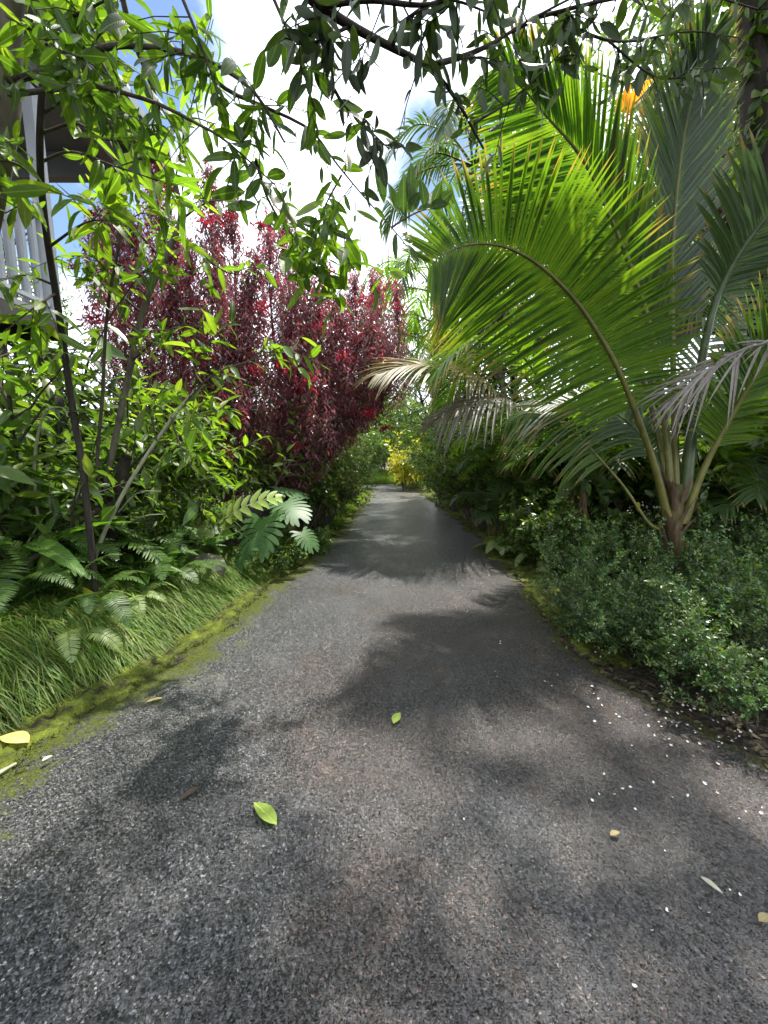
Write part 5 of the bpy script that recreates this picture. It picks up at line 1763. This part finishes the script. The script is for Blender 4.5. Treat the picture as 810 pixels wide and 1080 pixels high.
# leaf litter under the plants on both sides
mb = MB()
N = 9000
gy = rng.uniform(1.2, 12, N)
sd2 = rng.random(N) < 0.6
of = np.abs(rng.normal(size=N)) * 0.8
gx = np.where(sd2, edge(gy, 1) + of - 0.1, edge(gy, -1) - 0.75 - of)
gz = np.array([max(float(gh(a, b)), road_z(a, b) if a < edge(b, 1) else 0) for a, b in zip(gx, gy)]) + 0.008
N2 = 900
hy = rng.uniform(1.0, 6.0, N2)
hx = edge(hy, 1) - np.abs(rng.normal(size=N2)) * 0.45
hx[::5] = edge(hy[::5], -1) + np.abs(rng.normal(size=len(hx[::5]))) * 0.4
hz = np.array([road_z(a, b) for a, b in zip(hx, hy)]) + 0.005
mb.leaves(T_FAR, np.stack([hx, hy, hz], -1), nrm(rng.normal(size=(N2, 3)) * [1, 1, 0.08]), nrm(rng.normal(size=(N2, 3)) * 0.25 + UP), rng.uniform(0.008, 0.03, N2), rng.uniform(0.0015, 0.006, N2))
mb.leaves(T_FAR, np.stack([gx, gy, gz], -1), nrm(rng.normal(size=(N, 3)) * [1, 1, 0.15]), nrm(rng.normal(size=(N, 3)) * 0.3 + UP), rng.uniform(0.03, 0.1, N), rng.uniform(0.006, 0.018, N))
M['litter'] = leaf_mat('litter_leaf', [(0.03, 0.02, 0.012), (0.07, 0.045, 0.025), (0.12, 0.09, 0.05), (0.05, 0.05, 0.02)], 0.1, 0.7)
q = mb.build('leaf_litter', M['litter'])
q['kind'] = 'stuff'
tag(q, 'brown leaf litter under the plants', 'leaf litter')

# ------------------------------------------------------------------ trees behind
QT = dict(kids=[6, 6, 5], t0=[0.35, 0.25, 0.2], ang=[0.75, 0.8, 0.8], rat=[0.55, 0.55, 0.5], wig=0.13, trop=[0.04, 0.05, 0.02, -0.02])


def tree_kind(name, seed, H, leaf, L, Wr, n=11, T=T_FAR, bark='bark', nst=1, Q=QT, r0=0.14, lean=0.12, fol={}):
    def make():
        rng = np.random.default_rng(seed)
        o = thing(name, (0, 0, 0), 'x', 'tree')
        tubes, twigs = [], []
        for k in range(nst):
            a = rng.random() * 6.28
            grow(rng, np.zeros(3), [math.cos(a) * lean, math.sin(a) * lean, 1], H, r0, 0, Q, tubes, twigs)
        w = MB()
        tubes_to(w, tubes, (9, 6, 4, 3), 0.006)
        w.build('trunk', M[bark], o)
        f = MB()
        foliate(f, twigs, rng, n, T, L, Wr, **fol)
        f.build('crown', M[leaf], o)
        return o
    return Kind(make)


TA = tree_kind('broadleaf_tree', 111, 7.0, 'dark', 0.17, 0.27, 13)
TB = tree_kind('broadleaf_tree', 112, 6.0, 'green', 0.14, 0.25, 14, bark='barkdark')
TCk = tree_kind('broadleaf_tree', 113, 8.0, 'olive', 0.15, 0.25, 12)
gT = 'trees behind the right-hand bushes'
for K_, (u, Y, rz, sc, lab) in zip([TA, TB, TA, TB, TA, TCk, TB, TA, TCk, TB, TA, TB, TA, TCk],
                                   [(700, 11.0, 0.3, 1.2, 'dark tree rising behind the coconut palm'), (590, 9.5, 1.4, 0.9, 'green tree behind the bright palm frond'),
                                    (800, 9.2, 2.3, 1.15, 'dark tree filling the upper right corner'), (545, 13.0, 3.1, 0.95, 'green tree behind the tan-tipped palm'),
                                    (640, 11.5, 4.2, 1.1, 'dark tree deep in the right-hand wood'), (505, 17.0, 0.8, 0.75, 'tree with pale olive leaves below the tall slim palm'),
                                    (750, 9.5, 5.0, 1.2, 'tall green tree deep behind the coconut palm'), (905, 8.0, 0.9, 1.1, 'dark tree beyond the right edge'),
                                    (475, 25.0, 2.7, 0.8, 'far olive tree above the bend, right of the gap of sky'), (860, 9.0, 1.9, 1.2, 'green tree deep in the upper right corner'),
                                    (570, 20.0, 3.5, 1.1, 'far dark tree behind the tall slim palm'),
                                    (480, 11.0, 0.6, 0.72, 'leafy tree right of the sky gap, behind the tan-tipped fronds'), (528, 11.0, 2.9, 0.72, 'dark tree just left of the arching coconut frond'),
                                    (478, 14.5, 4.0, 0.55, 'green tree whose top touches the sky gap')]):
    K_.put(gpt(u, Y), rz, sc, lab, gT)
for K_, (u, Y, rz, sc, lab) in zip([TB, TCk, TB, TCk, TA, TB, TB, TCk, TB, TCk],
                                   [(365, 22.0, 0.4, 0.62, 'far green tree left of the gap above the bend'), (335, 17.0, 1.7, 0.62, 'olive tree behind the leaning red shrub'),
                                    (60, 9.5, 2.9, 0.72, 'green tree beyond the porch'), (-60, 10.0, 4.0, 0.8, 'olive tree behind the house'),
                                    (200, 14.0, 5.3, 0.6, 'dark tree far behind the red shrubs'), (405, 42.0, 2.0, 1.5, 'farthest green tree closing the gap above the bend'), (385, 30.0, 3.0, 1.0, 'far tree just left of the small sky gap'), (428, 33.0, 1.0, 1.15, 'far tree right above the yellow croton'), (450, 26.0, 4.0, 1.35, 'tall far green tree right of the small sky gap'), (352, 26.0, 5.0, 1.0, 'far olive tree behind the tips of the leaning red shrub')]):
    K_.put(gpt(u, Y), rz, sc, lab, 'trees behind the left-hand bushes')
# the vine-hung trunk at the right edge with a heavy bough
vb = gpt(800, 4.9)
vt = thing('vine_covered_tree', vb, 'thick dark trunk hung with climbing leaves at the right edge, one bare bough reaching left', 'tree')
w = MB()
w.tube(spline([vb - UP * 0.1, P(806, 420, 4.9), P(800, 230, 4.9), P(795, 60, 4.9), P(785, -150, 4.9)], 24), np.linspace(0.17, 0.12, 24), 10)
world_part(w, 'trunk', M['barkdark'], vt)
bough(vt, px([(802, 262, 4.9), (780, 243, 4.8), (762, 225, 4.7), (745, 205, 4.6), (725, 195, 4.5)]), 0.09, 'barkbrown')
f = MB()
tw = []
for k in range(190):
    t = rng.random()
    c = P(804 - 14 * t, 480 - 560 * t, 4.9)
    a = rng.uniform(0, 6.28)
    o_ = np.array([math.cos(a), math.sin(a), 0]) * rng.uniform(0.14, 0.42)
    tw.append(np.array([c + o_ * 0.5 + UP * 0.15, c + o_, c + o_ * 1.1 - UP * 0.2]))
foliate(f, tw, rng, 9, T_MID, 0.13, 0.3, grav=-0.5, upn=0.5, jn=0.7)
world_part(f, 'vine', M['dark'], vt)
# tree added outside the view to the right, to shade the drive's right half
TD = tree_kind('added_shade_tree', 121, 7.5, 'dark', 0.16, 0.27, 12, r0=0.16)
TD.put((5.0, 0.6, 0.2), 0.6, 1.0, 'unseen tree added right of the driveway to shade it')

# ------------------------------------------------------------------ fallen leaves, stick and petals
def fallen(u, v, u2, v2, wr, mat, label, lift=0.012, name='fallen_leaf', curl=0.6):
    a, b = G(u, v, 0.035), G(u2, v2, 0.035)
    m = (a + b) / 2
    z = road_z(m[0], m[1])
    d = b - a
    L = float(np.linalg.norm(d[:2]))
    m_ = MB()
    m_.leaves(T_NEAR, (np.array([[-d[0] / 2, -d[1] / 2, lift * 0.4]])), np.array([[d[0], d[1], lift]]), UP[None], L, L * wr, 0, curl)
    o = m_.build(name, M[mat])
    o.location = (m[0], m[1], z + (0.03 if u2 < 60 else 0.006))
    o.data.materials[0] = M[mat]
    return tag(o, label, 'leaf')


M['fallengreen'] = leaf_mat('fallen_green_leaf', [(0.2, 0.3, 0.03), (0.26, 0.36, 0.04)], 0.2, 0.4, rib=(0.4, 0.48, 0.15), veins=0.3)
M['fallenyellow'] = leaf_mat('fallen_yellow_leaf', [(0.5, 0.42, 0.12), (0.55, 0.46, 0.16)], 0.2, 0.45, rib=(0.6, 0.5, 0.25), veins=0.3)
M['fallentan'] = leaf_mat('fallen_tan_leaf', [(0.3, 0.24, 0.1), (0.36, 0.29, 0.13)], 0.1, 0.6, rib=(0.4, 0.33, 0.2), veins=0.4)
M['fallenbrown'] = leaf_mat('fallen_brown_leaf', [(0.03, 0.02, 0.015), (0.05, 0.03, 0.02)], 0.05, 0.6, veins=0.3)
M['fallenpale'] = leaf_mat('fallen_pale_leaf', [(0.45, 0.44, 0.34), (0.5, 0.48, 0.38)], 0.1, 0.6, veins=0.4)
fallen(292, 876, 268, 853, 0.19, 'fallengreen', 'largest green leaf lying on the asphalt', 0.02)
fallen(415, 768, 422, 757, 0.26, 'fallengreen', 'small green leaf lying in the middle of the driveway', 0.015)
fallen(214, 834, 187, 848, 0.14, 'fallenbrown', 'curled dark brown leaf on the asphalt left of the green leaf', 0.02, curl=1.8)
fallen(31, 786, 0, 780, 0.22, 'fallenyellow', 'pale yellow leaf at the left edge of the asphalt', 0.02)
fallen(172, 736, 153, 741, 0.15, 'fallenyellow', 'small yellow leaf near the moss on the left')
fallen(738, 928, 762, 948, 0.16, 'fallenpale', 'bleached narrow leaf on the shaded right side')
fallen(643, 886, 653, 884, 0.25, 'fallentan', 'crumpled yellow scrap on the shaded right side', 0.02, curl=2)
fallen(800, 975, 812, 970, 0.25, 'fallentan', 'brownish-yellow scrap at the right edge of the photo', 0.01)
fallen(45, 808, 56, 802, 0.3, 'fallenpale', 'pale crumpled leaf by the moss near the stick', 0.01, curl=1.5)
m_ = MB()
a, b = G(-6, 818, 0.04), G(17, 805, 0.04)
m = (a + b) / 2
m_.tube(spline([a - m, np.array([0.005, 0.004, 0.003]), b - m], 8), np.linspace(0.011, 0.006, 8), 6)
q = m_.build('stick', M['stempale'])
q.location = (m[0], m[1], road_z(m[0], m[1]) + 0.014)
tag(q, 'short pale stick at the left edge of the asphalt', 'stick')

petals = []
for k in range(5):
    m_ = MB()
    r5 = np.random.default_rng(200 + k)
    npet = 5 if k < 3 else 3
    for q in range(npet):
        a = q / 5 * 6.28 + r5.normal() * 0.15
        dx = np.array([[math.cos(a), math.sin(a), 0.25 + r5.random() * 0.4]])
        m_.leaves(leaf_t(4, OVATE, 0.2, 0.1), np.zeros((1, 3)), dx, UP[None], 0.0085, 0.0042)
    petals.append(m_.mesh('petal', M['petal']))
rng = np.random.default_rng(222)
spots = []
zones = [(600, 690, 640, 715, 8), (620, 740, 722, 765, 30), (690, 800, 735, 790, 44), (600, 760, 770, 850, 18), (520, 640, 660, 740, 14), (660, 810, 850, 990, 10), (640, 780, 960, 1060, 5), (560, 640, 590, 680, 6), (440, 620, 760, 900, 3)]
for (u0, u1, v0, v1, nn_) in zones:
    for k in range(nn_):
        spots.append((rng.uniform(u0, u1), rng.uniform(v0, v1)))
for k, (u, v) in enumerate(spots):
    g = G(u, v, 0.035)
    o = bpy.data.objects.new('fallen_blossom', petals[k % 5])
    COL.objects.link(o)
    zz = road_z(g[0], g[1]) if g[0] < edge(g[1], 1) else max(float(gh(g[0], g[1])), 0.03)
    o.location = (g[0], g[1], zz + 0.004)
    o.rotation_euler = (rng.normal() * 0.4, rng.normal() * 0.4, rng.random() * 6.28)
    s_ = rng.uniform(0.7, 1.4) if u > 600 and v < 850 else rng.uniform(0.45, 1.0)
    o.scale = (s_, s_, s_)
    tag(o, 'tiny white fallen blossom on the right side of the driveway', 'blossom', 'white blossoms on the driveway')
